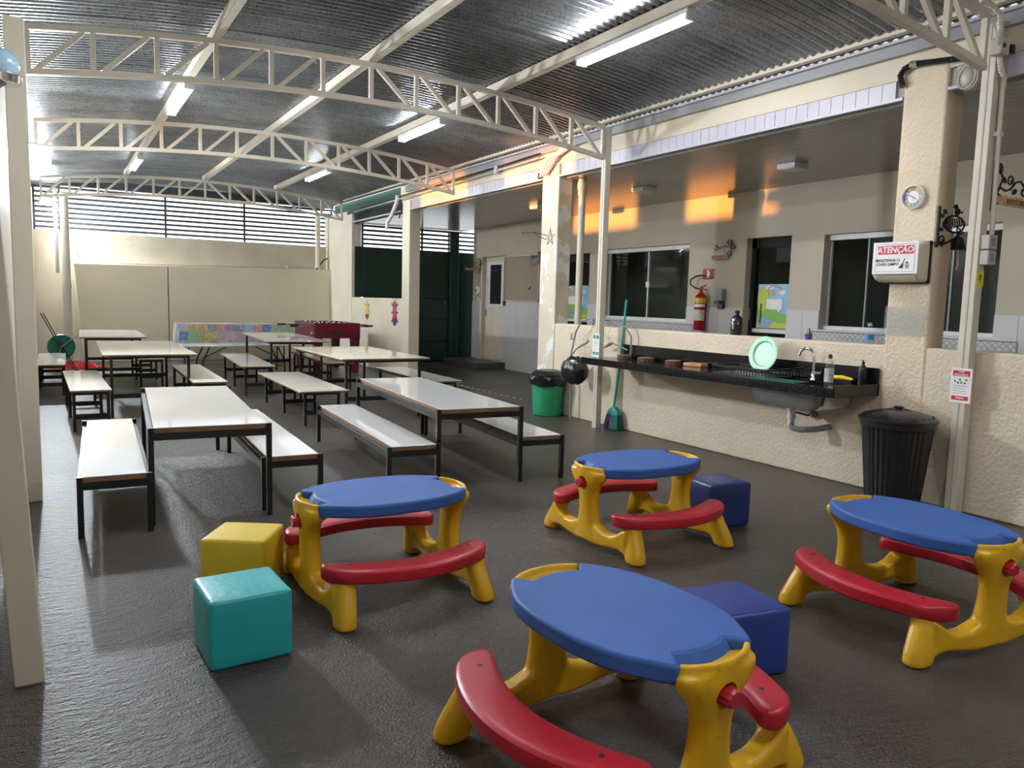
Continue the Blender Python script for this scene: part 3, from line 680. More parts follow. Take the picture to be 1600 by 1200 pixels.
tag(b.build('tablecloth', m_cloth, None, smooth=True), 'patchwork print cloth hanging over the table by the back wall', 'tablecloth')
t = thing('hose_reel', 'green round hose reel leaning in the far left corner', 'hose reel', (.12, 14.2, 0))
def rotx(p): return (p[0], p[1], p[2])
My = Matrix.Translation((0, 0, .40)) @ Matrix.Rotation(PI/2, 4, 'X')
MB().lathe([(.0, -.02), (.19, -.02), (.20, 0), (.19, .02), (.17, .012), (.0, .012)], 28, M=My).build('disc', mat('reel_green', (.01, .17, .11), .4), t, smooth=True)
MB().lathe([(.10, .01), (.10, -.12)], 20, M=My).build('drum', mat('reel_green', (0, 0, 0)), t)
for k in range(5):
    a = 2*PI*k/5; MB().lathe([(.03, .012), (.03, .026)], 10, M=My @ Matrix.Translation((.12*math.cos(a), .12*math.sin(a), 0))).build('boss', mat('reel_green', (0, 0, 0)), t)
for x in (0, .035): MB().tube([(-.27+x, .02, .93), (-.08+x, -.04, .52), (.16+x, -.05, .04), (.2+x, .05, .0)], .009, 6).build('frame_tube', m_black, t)
MB().tube([(.22, -.03, .58), (0, -.05, .40), (-.12, -.02, 0)], .009, 6).build('frame_tube', m_grey, t)
b = MB()
for k in range(4):
    b.tube([(.28+(.36-.03*k)*math.cos(a), 14.75+(.30-.03*k)*math.sin(a), .014+.026*k+.008*math.sin(3*a+k)) for a in [2*PI*i/26 for i in range(27)]], .013, 6)
b.tube([(.6, 14.7, .014), (.72, 14.6, .014), (.8, 14.75, .02), (.66, 14.95, .014)], .013, 6)
tag(b.build('coiled_hose', m_rhose, smooth=True), 'coiled red hose lying on the floor by the hose reel', 'hose')
# stand pipes on the back wall
t = thing('wall_pipe', 'thick pale pipe standing in the far left corner', 'pipe', (.25, 15.95, 0))
MB().tube([(0, 0, 0), (0, 0, 3.0)], .07, 14).build('pipe', m_conduit, t, smooth=True); MB().tube([(0, 0, 1.33), (0, 0, 1.40)], .078, 14).build('socket', m_conduit, t, smooth=True)
MB().tube([(-.13, .2, 1.6), (-.13, .2, 3.1)], .03, 8).build('dark_pipe', m_grey, t)
t = thing('wall_pipe', 'cream drain pipe above the ledge at the right of the back wall', 'pipe', (4.88, 16.25, 1.86))
MB().tube([(0, 0, 0), (0, 0, 1.2)], .055, 12).build('pipe', m_steel, t, smooth=True); MB().tube([(0, 0, .05), (0, 0, .12)], .063, 12).build('socket', m_steel, t, smooth=True)
MB().tube([(-.05, -.04, .01), (.12, -.04, .22), (.2, -.04, .26)], .014, 6).build('black_cable', m_plast, t)

# ------------------------------------------------------------------ granite counter with sink
t = thing('counter', 'black granite worktop with backsplash along the low stucco wall', 'counter', (5.10, 3.36, .76))
CX = -.50
b = MB().bb(CX, 0, 0, .22, -.045, 0).bb(CX, -.42, .22, .70, -.045, 0).bb(-.08, 0, .22, .70, -.045, 0).bb(CX, 0, .70, 2.84, -.045, 0).bb(CX, -.05, 2.84, 2.95, -.045, 0)
b.build('worktop', m_granite, t, bevel=.003)
MB().bb(CX-.004, CX+.012, 0, 2.95, -.062, .004).build('front_edge', m_granite, t); MB().bb(CX, 0, -.004, .012, -.062, .022).build('end_edge', m_granite, t)
MB().bb(-.022, 0, 0, 2.88, 0, .135).build('backsplash', m_granite, t, bevel=.003)
bs = MB()
for z0, z1, o0, o1 in ((-.035, -.12, 0, .015), (-.12, -.165, .015, .05)):
    pass
def rr(x0, x1, y0, y1, z, r=.06):
    pts = []
    for cx, cy, a0 in ((x1-r, y1-r, 0), (x0+r, y1-r, PI/2), (x0+r, y0+r, PI), (x1-r, y0+r, 3*PI/2)):
        for k in range(4): a = a0+PI/2*k/3; pts.append((cx+r*math.cos(a), cy+r*math.sin(a), z))
    return pts
MB().loft([rr(-.46, -.05, .13, .80, -.046), rr(-.455, -.055, .15, .78, -.14), rr(-.43, -.08, .20, .73, -.185), rr(-.30, -.2, .42, .60, -.192)], True).build('sink_basin', m_stainless, t, smooth=True)
t2 = thing('sink_drain', 'white plastic sink trap under the black counter', 'drain pipe', (4.90, 3.94, .36))
MB().lathe([(.04, .225), (.04, .19), (.03, .185), (.03, .12), (.034, .12), (.034, .10), (.024, .10), (.024, .05)], 14).build('tail_piece', m_white, t2, smooth=True)
MB().tube([(0, 0, .07), (.0, -.01, .03), (.02, -.07, .02), (.10, -.15, .03), (.205, -.2, .05)], .024, 10).build('trap', m_grey, t2, smooth=True)
MB().tube([(.205, -.05, .13), (.15, -.03, .12), (.09, .06, .14), (.05, .02, .20)], .008, 6).build('supply_hose', m_plast, t2); MB().lathe([(.03, 0), (.03, .02), (.018, .03), (.018, .05)], 12, M=Matrix.Translation((.208, -.05, .13)) @ Matrix.Rotation(-PI/2, 4, 'Y')).build('valve', m_grey, t2)
t = thing('faucet', 'chrome gooseneck faucet on the black counter', 'faucet', (5.02, 3.86, .76))
MB().tube([(0, 0, .05), (0, 0, .17), (0, .01, .215), (-.01, .035, .24), (-.02, .07, .243), (-.03, .10, .225), (-.033, .115, .185)], .011, 10).build('spout', m_chrome, t, smooth=True)
MB().lathe([(.024, 0), (.024, .01), (.016, .02), (.016, .07), (.011, .075)], 14).build('body', m_chrome, t, smooth=True); MB().tube([(0, -.01, .055), (-.0, -.075, .065)], .013, 8).build('lever', m_chrome, t, smooth=True)
def disc_slice(x, y, r, rz, h, label, sx=1.0):
    t = thing('log_slice', label, 'wood slice', (x, y, .76), rz, 'wooden log slices on the counter')
    n = 22; rim = [(r*sx*(1+.05*math.sin(3*a+x*9)+.03*math.sin(7*a))*math.cos(a), r*(1+.05*math.sin(3*a+x*9)+.03*math.sin(7*a))*math.sin(a)) for a in [2*PI*k/n for k in range(n)]]
    MB().prism([(p*.95, q*.95) for p, q in rim], .001, h).build('heartwood', m_wood, t); MB().prism(rim, .0, h-.003).build('bark', m_bark, t, smooth=True)
disc_slice(4.985, 6.10, .068, .3, .035, 'brown log slice at the far end of the counter, beside the post', 1)
disc_slice(4.975, 5.76, .085, 1.0, .034, 'second log slice from the post on the counter', .9)
disc_slice(4.98, 5.37, .08, 2.1, .036, 'dark barked log slice in the middle of the counter', .9)
b = thing('log_slice', 'pale orange half log nearest the dish rack', 'wood slice', (5.0, 5.10, .76), .1, 'wooden log slices on the counter')
MB().prism([(-.05, -.10), (.05, -.10), (.06, .10), (-.06, .10)], 0, .034).build('heartwood', mat('orange_wood', (.52, .25, .11), .5, 0, .25, 12), b, bevel=.008); MB().bb(.045, .062, -.095, .09, 0, .03).build('bark', m_bark, b)
t = thing('dish_rack', 'black plastic dish rack on the counter holding the green plate', 'dish rack', (4.86, 4.33, .762))
MB().bb(-.15, .15, -.28, .28, 0, .008).build('tray', m_plast, t)
b = MB()
for sx in (-1, 1): b.bb(sx*.15-.006, sx*.15+.006, -.28, .28, .055, .07)
for sy in (-1, 1): b.bb(-.15, .15, sy*.28-.006, sy*.28+.006, .055, .07)
b.build('rim', m_plast, t)
rod = MB().bb(-.003, .003, -.003, .003, .005, .06).mesh('bar', m_plast)
for k in range(19):
    for sx in (-1, 1):
        o = put('bar', rod, t); o.location = (sx*.15, -.27+.03*k, 0)
t = thing('plate', 'mint green plastic plate standing in the dish rack', 'plate', (4.97, 4.30, .782))
Mp = Matrix.Translation((0, 0, .150)) @ Matrix.Rotation(math.radians(-79), 4, 'Y')
MB().lathe([(.0, .0), (.098, .0), (.106, .010), (.142, .016), (.145, .019), (.140, .021), (.104, .015), (.096, .004), (.0, .004)], 40, M=Mp).build('dish', m_mint, t, smooth=True)
t = thing('draining_mat', 'dark green plastic tray at the front of the counter', 'tray', (4.72, 3.92, .762))
MB().bb(-.08, .08, -.20, .20, 0, .008).build('base', mat('tray_green', (.004, .11, .07), .3), t); MB().bb(-.085, -.078, -.20, .20, 0, .018).build('lip', mat('tray_green', (0, 0, 0)), t)
def bottle(name, x, y, z, r, h, label, mb, mcap, mlab=None, pump=False, cat='bottle', lab=(.3, .6)):
    t = thing(name, label, cat, (x, y, z))
    MB().lathe([(r*.9, 0), (r, .006), (r, h*.62), (r*.8, h*.74), (r*.36, h*.82), (r*.36, h*.87)], 18).build('body', mb, t, smooth=True)
    if pump: MB().lathe([(r*.45, h*.86), (r*.45, h*.92), (r*.16, h*.92), (r*.16, h*.985), (r*.4, h*.985), (r*.4, h)], 12).bb(-r*1.1, 0, -.005, .005, h*.98, h).build('pump', mcap, t)
    else: MB().lathe([(r*.42, h*.87), (r*.42, h), (r*.2, h)], 12).build('cap', mcap, t)
    if mlab: MB().lathe([(r*1.02, h*lab[0]), (r*1.02, h*lab[1])], 18).build('label_band', mlab, t, smooth=True)
    return t
bottle('detergent_bottle', 4.79, 3.55, .76, .032, .225, 'clear detergent bottle with printed label at the sink', m_clear, m_purple, mat('label_grey', (.5, .5, .55), .4, 0, .4, 60), lab=(.12, .55))
bottle('soap_dispenser', 5.03, 3.45, .76, .028, .19, 'black pump soap bottle at the counter end', m_plast, m_plast, None, True)
bottle('sanitizer_bottle', 5.18, 3.52, 1.062, .034, .155, 'clear hand sanitizer pump bottle on the low wall', m_clear, m_white, mat('label_blue', (.05, .25, .55), .4), True, lab=(.18, .45))
bottle('squeeze_bottle', 5.18, 4.81, 1.062, .05, .215, 'black wrapped bottle standing on the low wall before the door', m_bag, m_plast)
t = thing('scrub_brush', 'yellow scrubbing brush lying at the back of the counter', 'brush', (5.03, 3.62, .762), .1)
MB().tube([(0, -.09, .035), (0, 0, .045), (0, .07, .04), (0, .1, .03)], [.012, .016, .014, .008], 8).build('handle', mat('brush_yellow', (.75, .55, .02), .4), t, smooth=True); MB().bb(-.018, .018, -.09, .03, 0, .03).build('bristles', m_plast, t)
t = thing('plant_pot', 'small purple pot with a cactus on the low wall', 'plant', (5.19, 4.06, 1.062))
MB().lathe([(.022, 0), (.032, .045), (.028, .045), (.026, .03)], 14).build('pot', m_pot, t, smooth=True); MB().lathe([(.010, .03), (.014, .06), (.011, .085), (.003, .095)], 10, rib=.12, nr=2).build('cactus', m_plant, t)

# ------------------------------------------------------------------ bins, broom, handle frame
t = thing('waste_bin', 'green plastic bin with a black bag beside the low wall', 'bin', (4.93, 7.40, 0))
MB().lathe([(.155, 0), (.165, .01), (.19, .40), (.19, .43)], 30).build('body', m_green, t, smooth=True)
random.seed(3)
b = MB(); rings = []
for z, r in ((.355, .205), (.38, .212), (.42, .222), (.455, .215), (.47, .20)): rings.append([((r+random.uniform(-.008, .010))*math.cos(2*PI*j/36), (r+random.uniform(-.008, .010))*math.sin(2*PI*j/36), z+random.uniform(-.012, .012)) for j in range(36)])
b.loft(rings).build('bag_rim', m_bag, t, smooth=True)
MB().lathe([(.205, .462), (.205, .48), (.17, .51), (.13, .525), (.12, .52), (.05, .52)], 30).build('lid', m_plast, t, smooth=True)
t = thing('waste_bin', 'large ribbed black bin with a domed lid under the clock column', 'bin', (4.85, 3.04, 0))
MB().lathe([(.155, 0), (.165, .01), (.215, .53), (.222, .535), (.222, .56)], 72, rib=.025, nr=2).build('body', m_plast, t)
MB().lathe([(.235, .545), (.235, .575), (.245, .58), (.245, .595), (.19, .625), (.10, .648), (.03, .655)], 48).build('lid', m_plast, t, smooth=True)
MB().lathe([(.03, .655), (.025, .66), (.034, .672), (.02, .678)], 16).build('lid_knob', m_plast, t, smooth=True)
for a in range(24):
    MB().bar((.22*math.cos(a*PI/12), .22*math.sin(a*PI/12), .611), (.05*math.cos(a*PI/12), .05*math.sin(a*PI/12), .654), .006, .008).build('lid_rib', m_plast, t)
t = thing('broom', 'teal handled broom with purple and green bristles leaning on the wall', 'broom', (5.045, 6.30, 0))
MB().tube([(-.01, 0, .22), (.036, -.025, .74), (.062, -.05, 1.35)], .0125, 10).build('handle', m_jade, t, smooth=True)
MB().loft([rr(-.035, .03, -.09, .09, .15, .02), rr(-.035, .03, -.085, .085, .19, .02), rr(-.025, .015, -.03, .03, .235, .01)]).build('head', m_jade, t, smooth=True)
for k in range(11):
    y = -.082+.0164*k; b = MB()
    for j in range(3):
        x = -.022+.022*j; b.loft([[(x+a*.008, y+c*.0075, .155) for a, c in ((-1, -1), (1, -1), (1, 1), (-1, 1))], [(x*1.5+a*.011-.01, y*1.28+c*.010, .004+.006*random.random()) for a, c in ((-1, -1), (1, -1), (1, 1), (-1, 1))]])
    b.build('bristle_tuft', m_gbr if k < 6 else m_purple, t)
t = thing('handle_frame', 'grey bent tube frame with two hand grips behind the middle post', 'frame', (4.98, 6.75, 0))
MB().tube([(.03, .30, .30), (.02, .33, .66), (.0, .25, .82), (-.0, .20, .99), (.0, .10, 1.11), (.0, -.08, 1.15), (.0, -.35, 1.135), (.02, -.62, 1.08), (.06, -.68, .98), (.08, -.66, .75)], .009, 8).build('hoop', m_grey, t, smooth=True)
MB().tube([(.02, .32, .70), (.0, .18, .80), (-.01, .03, .87)], .008, 8).build('arm', m_grey, t, smooth=True); MB().tube([(-.01, .12, .83), (-.012, -.05, .90)], .018, 10).build('grip', m_conduit, t, smooth=True)
MB().tube([(.03, -.27, .85), (.02, -.42, .90)], .018, 10).build('grip', m_conduit, t, smooth=True); MB().tube([(.08, -.60, .84), (.03, -.42, .90)], .008, 8).build('arm', m_grey, t)
MB().tube([(0, .22, .92), (.0, .29, .90), (.0, .27, .97)], .008, 6).build('clamp', m_grey, t); MB().tube([(.03, .30, .30), (.03, .30, 0)], .012, 8).build('foot', m_grey, t)
random.seed(5); rings = []
for z, r in ((.43, .05), (.46, .13), (.52, .19), (.60, .20), (.66, .17), (.71, .10), (.73, .05)):
    rings.append([(.8*(r+random.uniform(-.012, .012))*math.cos(2*PI*j/26)*.75, (r+random.uniform(-.012, .012))*math.sin(2*PI*j/26), z+random.uniform(-.008, .008)) for j in range(26)])
o = MB().loft(rings).build('rubbish_bag', m_bag, None, smooth=True, loc=(4.86, 6.78, 0)); tag(o, 'black rubbish bag hanging at the far end of the counter', 'bag')

# ------------------------------------------------------------------ on the clock column
def flat(pts, z0, z1): return MB().prism(pts, z0, z1)
def rect(x0, x1, y0, y1, z0, z1): return MB().bb(x0, x1, y0, y1, z0, z1)
t = thing('towel_dispenser', 'ivory paper towel dispenser on the clock column', 'dispenser', (5.098, 3.215, 1.64))
prof_ = [(0, -.135), (-.08, -.134), (-.125, -.12), (-.152, -.092), (-.164, -.05), (-.167, .0), (-.164, .05), (-.15, .092), (-.122, .12), (-.08, .134), (0, .135)]
MB().prism(prof_, -.165, .165, Matrix(((1, 0, 0, 0), (0, 0, 1, 0), (0, 1, 0, 0), (0, 0, 0, 1)))).build('cover', m_ivory, t, bevel=.02, seg=3, smooth=True)
MB().prism([(0, -.145), (-.03, -.142), (-.03, .142), (0, .145)], -.172, .172, Matrix(((1, 0, 0, 0), (0, 0, 1, 0), (0, 1, 0, 0), (0, 0, 0, 1)))).build('back_plate', m_plast, t, bevel=.01)
t = thing('warning_sign', 'white notice reading ATENÇÃO with a red band, on the towel dispenser', 'sign', (4.925, 3.20, 1.665)); on_left_face(t); t.rotation_euler = (PI/2, .0, -PI/2)
W_, H_ = .325, .215
rect(-W_/2, W_/2, -H_/2, H_/2, 0, .003).build('board', m_wsign, t); rect(-W_/2+.035, W_/2-.03, .025, H_/2-.026, .003, .004).build('red_band', m_rsign, t)
for p in ((-W_/2+.02, W_/2-.02, H_/2-.017, H_/2-.014), (-W_/2+.02, W_/2-.02, -H_/2+.014, -H_/2+.017), (-W_/2+.02, -W_/2+.023, -H_/2+.014, H_/2-.014), (W_/2-.023, W_/2-.02, -H_/2+.014, H_/2-.014)): rect(*p, .003, .0036).build('border', m_grey, t)
o = put('lettering', text_mesh('ATENÇÃO', .055, 'lettering', m_wsign, .0012, shear=.12), t); o.location = (.0, .052, .0045)
o = put('lettering', text_mesh('MANTENHA O\nCHÃO LIMPO', .0265, 'lettering', m_ink, .0004), t); o.location = (-.050, -.030, .0038)
MB().bar((.072, -.005, .0038), (.060, -.040, .0038), .005, .001, (0, 0, 1)).prism([(.056, -.038), (.066, -.034), (.064, -.072), (.028, -.07)], .0034, .0042).build('broom_symbol', m_ink, t)
MB().prism([(.074, -.045), (.108, -.045), (.102, -.074), (.080, -.074)], .0034, .004).build('bucket_symbol', m_grey, t); MB().prism([(.074, -.040), (.090, -.026), (.106, -.040)], .0034, .0042).build('bucket_symbol', m_ink, t)
t = thing('wall_clock', 'round white wall clock with rainbow dial on the stucco column', 'clock', (5.098, 3.205, 2.085)); on_left_face(t)
MB().lathe([(.082, 0), (.082, .026), (.074, .03), (.070, .024), (.070, .012)], 36).build('case', m_white, t, smooth=True)
segc = [(.55, .10, .06), (.62, .42, .12), (.25, .36, .40), (.62, .40, .22), (.28, .30, .42), (.16, .24, .34), (.16, .28, .36), (.55, .42, .10), (.28, .22, .38), (.34, .08, .30), (.22, .26, .40), (.58, .34, .12)]
for k in range(12):
    a0, a1 = PI/2-2*PI*(k-.5)/12, PI/2-2*PI*(k+.5)/12
    MB().prism([(.04*math.cos(a0), .04*math.sin(a0)), (.07*math.cos(a0), .07*math.sin(a0)), (.07*math.cos(a1), .07*math.sin(a1)), (.04*math.cos(a1), .04*math.sin(a1))], .012, .0145).build('hour_segment', mat('dial_%d' % k, segc[k], .4), t)
    o = put('numeral', text_mesh(str(k or 12), .018, 'numeral', m_white, .0003), t); am = PI/2-2*PI*k/12; o.location = (.054*math.cos(am), .054*math.sin(am), .0155)
MB().lathe([(.0, .012), (.042, .012), (.042, .0148), (.0, .0148)], 24).build('dial', m_wsign, t)
MB().bar((0, 0, .017), (-.038, .016, .017), .004, .002, (0, 0, 1)).build('minute_hand', m_ink, t); MB().bar((0, 0, .018), (.022, -.014, .018), .005, .002, (0, 0, 1)).build('hour_hand', m_ink, t); MB().bar((0, 0, .019), (.004, -.034, .019), .002, .001, (0, 0, 1)).build('second_hand', m_rsign, t)
t = thing('paper_holder', 'empty clear acrylic holder on the clock column', 'holder', (5.094, 3.20, 1.24)); on_left_face(t)
rect(-.145, .145, -.10, .10, 0, .003).build('back_sheet', m_clear, t); rect(-.135, .135, -.10, .095, .018, .021).build('front_sheet', m_clear, t)
for p in ((-.145, -.135), (.135, .145)): rect(*p, -.10, .10, .003, .018).build('edge', m_clear, t)
# notices on the two posts
def notice(loc, wd, ht, label, col, head, foot, front=False):
    t = thing('notice', label, 'sign', loc); on_left_face(t)
    rect(-wd/2, wd/2, -ht/2, ht/2, 0, .002).build('sheet', m_wsign, t)
    rect(-wd*.40, wd*.40, ht*.27, ht*.43, .002, .0028).build('header', col, t); rect(-wd*.40, wd*.40, -ht*.42, -ht*.30, .002, .0028).build('footer', col, t)
    o = put('lettering', text_mesh(head, ht*.078, 'lettering', m_wsign, .0003), t); o.location = (0, ht*.35, .0032)
    o = put('lettering', text_mesh(foot, ht*.078, 'lettering', m_wsign, .0003), t); o.location = (0, -ht*.36, .0032)
    for k in range(4): rect(-wd*.36, wd*(.30-.12*(k == 1)), -ht*.02-ht*.07*k, -ht*.005-ht*.07*k, .002, .0025).build('text_line', m_grey, t)
    for k, (x, y) in enumerate(((-.28, .12), (-.05, .17), (.02, .09), (.25, .17), (.18, .08), (-.14, .08))): MB().prism([(wd*(x-.05), ht*(y-.02)), (wd*(x+.05), ht*(y-.025)), (wd*(x+.03), ht*(y+.02)), (wd*(x-.02), ht*(y+.03))], .002, .0026).build('symbol', m_ink, t)
    return t
notice((5.012, 2.735, .84), .135, .225, 'red and white notice reading LIXO MOLHADO on the right post', m_rsign, 'LIXO\nMOLHADO', 'ÚMIDO')
notice((4.872, 6.43, .875), .115, .24, 'green and white notice on the post beside the counter', m_gprint, 'LIXO\nSECO', 'SECO')
# meter boxes, conduits on the right post (face towards the camera side)
t = thing('switch_box', 'two small grey switch boxes with a conduit on the right post', 'switch box', (5.07, 2.70, 1.6))
for z0 in (.01, .105): MB().bb(-.045, .05, -.055, 0, z0, z0+.09).build('box', m_conduit, t, bevel=.006); MB().bb(-.02, .02, -.060, -.055, z0+.02, z0+.07).build('box_cover', m_grey, t, bevel=.004)
MB().bb(.05, .075, -.05, -.01, .03, .07).build('socket', m_plast, t); MB().bb(.05, .07, -.04, -.01, .135, .165).build('socket', m_yprint, t)
MB().tube([(.03, -.025, .20), (.01, -.025, .80), (.005, -.025, 1.08)], .015, 10).build('conduit', m_steel, t, smooth=True)
MB().bb(-.015, .035, -.04, 0, .80, .825).build('clip', m_steel, t)
pts = [(.005, -.025, 1.08), (.0, -.03, 1.14), (-.05, -.03, 1.20), (-.07, -.03, 1.26)]
def flex(pts, r, nm, m, parent):
    P = []
    for i in range(len(pts)-1):
        a, c = Vector(pts[i]), Vector(pts[i+1]); k = max(2, int((c-a).length/.008))
        for j in range(k): P.append(a.lerp(c, j/k))
    P.append(Vector(pts[-1])); return MB().tube(P, [r*(1.0 if i % 2 else .8) for i in range(len(P))], 8).build(nm, m, parent, smooth=False)
flex(pts, .018, 'flexible_conduit', m_steel, t); flex([(-.10, -.03, 1.36), (-.09, -.03, 1.44), (-.11, -.03, 1.50), (-.19, -.02, 1.54), (-.28, .0, 1.55)], .018, 'flexible_conduit', m_steel, t)
MB().bb(-.135, -.04, -.07, .0, 1.26, 1.36).build('junction_box', m_conduit, t, bevel=.008); MB().lathe([(.014, 0), (.014, .004)], 10, M=Matrix.Translation((-.11, -.072, 1.31)) @ Matrix.Rotation(PI/2, 4, 'X')).build('knockout', m_ink, t)
MB().bb(.0, .06, -.06, -.01, 1.29, 1.34).build('plug', m_plast, t)
for k in range(3): MB().tube([(-.30, -.01, 1.50-.02*k), (-.20, -.04, 1.48), (-.16, -.04, 1.40), (-.15, -.05, 1.32+.02*k), (-.12, -.05, 1.30)], .004, 5).build('wire', m_white, t)
t = thing('warning_sticker', 'small yellow hazard sticker below the switch boxes', 'sticker', (5.055, 2.699, 1.525)); on_front_face(t)
rect(-.035, .04, -.05, .05, 0, .002).build('sticker', m_yprint, t); MB().prism([(-.008, .02), (.012, .025), (.002, .0), (.01, .0), (-.002, -.03), (-.002, -.006), (-.01, -.006)], .002, .003).build('bolt_symbol', m_ink, t)

# ------------------------------------------------------------------ wrought iron brackets
def scroll(c, r, a0, turns, k=14, ax=(1, 0, 0), up=(0, 0, 1)):
    c = Vector(c); ax = Vector(ax); up = Vector(up); out = []
    for i in range(k+1):
        a = a0+turns*2*PI*i/k; rr_ = r*(1-.72*i/k); out.append(c+ax*(rr_*math.cos(a))+up*(rr_*math.sin(a)))
    return out
def leaf(c, s, ang):
    M = Matrix.Translation(c) @ Matrix.Rotation(ang, 4, 'Y')
    return MB().prism([(-s, 0), (-s*.4, s*.5), (s*.3, s*.5), (s, 0), (s*.3, -s*.5), (-s*.4, -s*.5)], -.003, .003, M @ Matrix.Rotation(PI/2, 4, 'X'))
t = thing('sign_bracket', 'scrolled iron bracket on the right post', 'bracket', (5.10, 2.69, 2.0))
MB().bb(-.012, .012, -.006, .006, -.05, .26).build('back_bar', m_iron, t)
MB().tube([(.01, 0, .05), (.06, 0, .08), (.10, 0, .16), (.04, 0, .23)] + scroll((.055, 0, .21), .035, 2.0, -1.1), .007, 6).build('scroll', m_iron, t, smooth=True)
MB().tube([(.03, 0, .0)] + scroll((.05, 0, .035), .04, -2.2, 1.1), .007, 6).build('scroll', m_iron, t, smooth=True)
MB().tube([(.08, 0, .10), (.14, 0, .085), (.20, 0, .10), (.26, 0, .15), (.32, 0, .16), (.38, 0, .12)] + scroll((.36, 0, .10), .035, .6, -1.0), .007, 6).build('scroll', m_iron, t, smooth=True)
MB().tube(scroll((.19, 0, .15), .04, -.6, 1.2), .006, 6).build('scroll', m_iron, t, smooth=True)
leaf((.12, 0, .15), .034, .5).build('leaf', m_iron, t); leaf((.25, 0, .09), .034, -.4).build('leaf', m_iron, t)
t = thing('hanging_sign', 'carved wooden sign reading REFEITÓRIO hanging at the right edge', 'sign', (5.40, 2.69, 1.995))
on_front_face(t)
pts = [(-.24, 0)] + [(.24, 0), (.24, .05)] + [(.24-.48*k/16, .05+(.016 if k % 2 else 0)) for k in range(1, 16)] + [(-.24, .05)]
MB().prism(pts, -.006, .006).build('board', m_plank, t); o = put('lettering', text_mesh('REFEITÓRIO', .046, 'lettering', m_bark, .0006), t); o.location = (-.02, .025, .007)
for x in (-.17, .17): MB().tube([(x, .06, 0), (x, .13, 0)], .002, 5).build('hanging_wire', m_grey, t)
t = thing('bird_bell', 'black iron dinner bell with a bird on the clock column', 'bell', (5.11, 3.03, 1.74))
MB().bb(-.012, .012, -.006, .006, 0, .27).build('back_bar', m_iron, t)
MB().tube([(.02, 0, .02), (.10, 0, .03), (.20, 0, .07), (.30, 0, .12)], .007, 6).build('arm', m_iron, t); MB().tube(scroll((.05, 0, .05), .04, -1.5, 1.3), .006, 6).build('scroll', m_iron, t)
MB().tube([(.19+.12*math.cos(2*PI*k/20), 0, .165+.055*math.sin(2*PI*k/20)) for k in range(21)], .007, 6).build('oval', m_iron, t)
for k in range(7): MB().tube([(.10+.028*k, 0, .12+.006*k), (.115+.028*k, 0, .165), (.10+.028*k, 0, .205)], .005, 5).build('filigree', m_iron, t)
for k in range(5): leaf((.04+.03*(k % 3), 0, .12+.03*k), .026, .9*k).build('leaf', m_iron, t)
MB().tube(scroll((.25, 0, .13), .03, 1, 1.2), .005, 6).build('scroll', m_iron, t)
bd = MB().ball((.215, 0, .250), .026, 10, 6, (1.2, .6, .95)).ball((.190, 0, .282), .016, 8, 5).build('bird', m_iron, t, smooth=True)
MB().prism([(.235, .25), (.29, .262), (.27, .243)], -.003, .003, Matrix(((1, 0, 0, 0), (0, 0, 1, 0), (0, 1, 0, 0), (0, 0, 0, 1)))).build('tail', m_iron, bd); MB().lathe([(.004, 0), (.0005, .014)], 6, M=Matrix.Translation((.176, 0, .284)) @ Matrix.Rotation(-PI/2, 4, 'Y')).build('beak', m_iron, bd)
MB().lathe([(.062, -.005), (.055, .01), (.038, .04), (.030, .075), (.012, .085), (.006, .09)], 18, (.245, 0, 0)).build('bell', m_iron, t, smooth=True); MB().tube([(.262, 0, .0), (.27, 0, -.09), (.262, 0, -.14)], [.005, .006, .009], 6).build('clapper_rope', m_rope, t)
def wall_bracket(loc, label, ax):
    t = thing('door_sign_bracket', label, 'bracket', loc)
    a = Vector(ax)
    def p(u, z): return (a.x*u, a.y*u, z)
    MB().bar(p(0, -.10), p(0, .10), .012, .012).build('back_bar', m_iron, t)
    MB().tube([p(.02, .0), p(.10, .03), p(.18, .0), p(.24, .03)] + [tuple(q) for q in scroll(p(.24, .0), .04, 1.2, 1.1, ax=ax)], .006, 5).build('scroll', m_iron, t)
    for z, s in ((.06, 1), (-.06, -1)): MB().tube([tuple(q) for q in scroll(p(.03, z), .045, 0, 1.3*s, ax=ax)], .006, 5).build('scroll', m_iron, t)
    MB().tube([tuple(q) for q in scroll(p(-.03, .02), .04, PI, 1.2, ax=ax)], .006, 5).build('scroll', m_iron, t)
    for u in (.10, .26): MB().bar(p(u, .0), p(u, -.09), .003, .003).build('hanging_wire', m_iron, t)
    MB().bar(p(.04, -.115), p(.30, -.115), .012, .05).build('board', m_wood, t)
wall_bracket((7.47, 7.10, 2.06), 'scrolled iron bracket with wooden sign above the red extinguisher sign', (-.1, 1, 0))
wall_bracket((7.46, 13.80, 2.05), 'far scrolled bracket with a pale sign beside the beige door', (-.9, .43, 0))
wall_bracket((7.47, 11.58, 2.10), 'scrolled iron bracket half hidden behind the second column', (-.1, 1, 0))

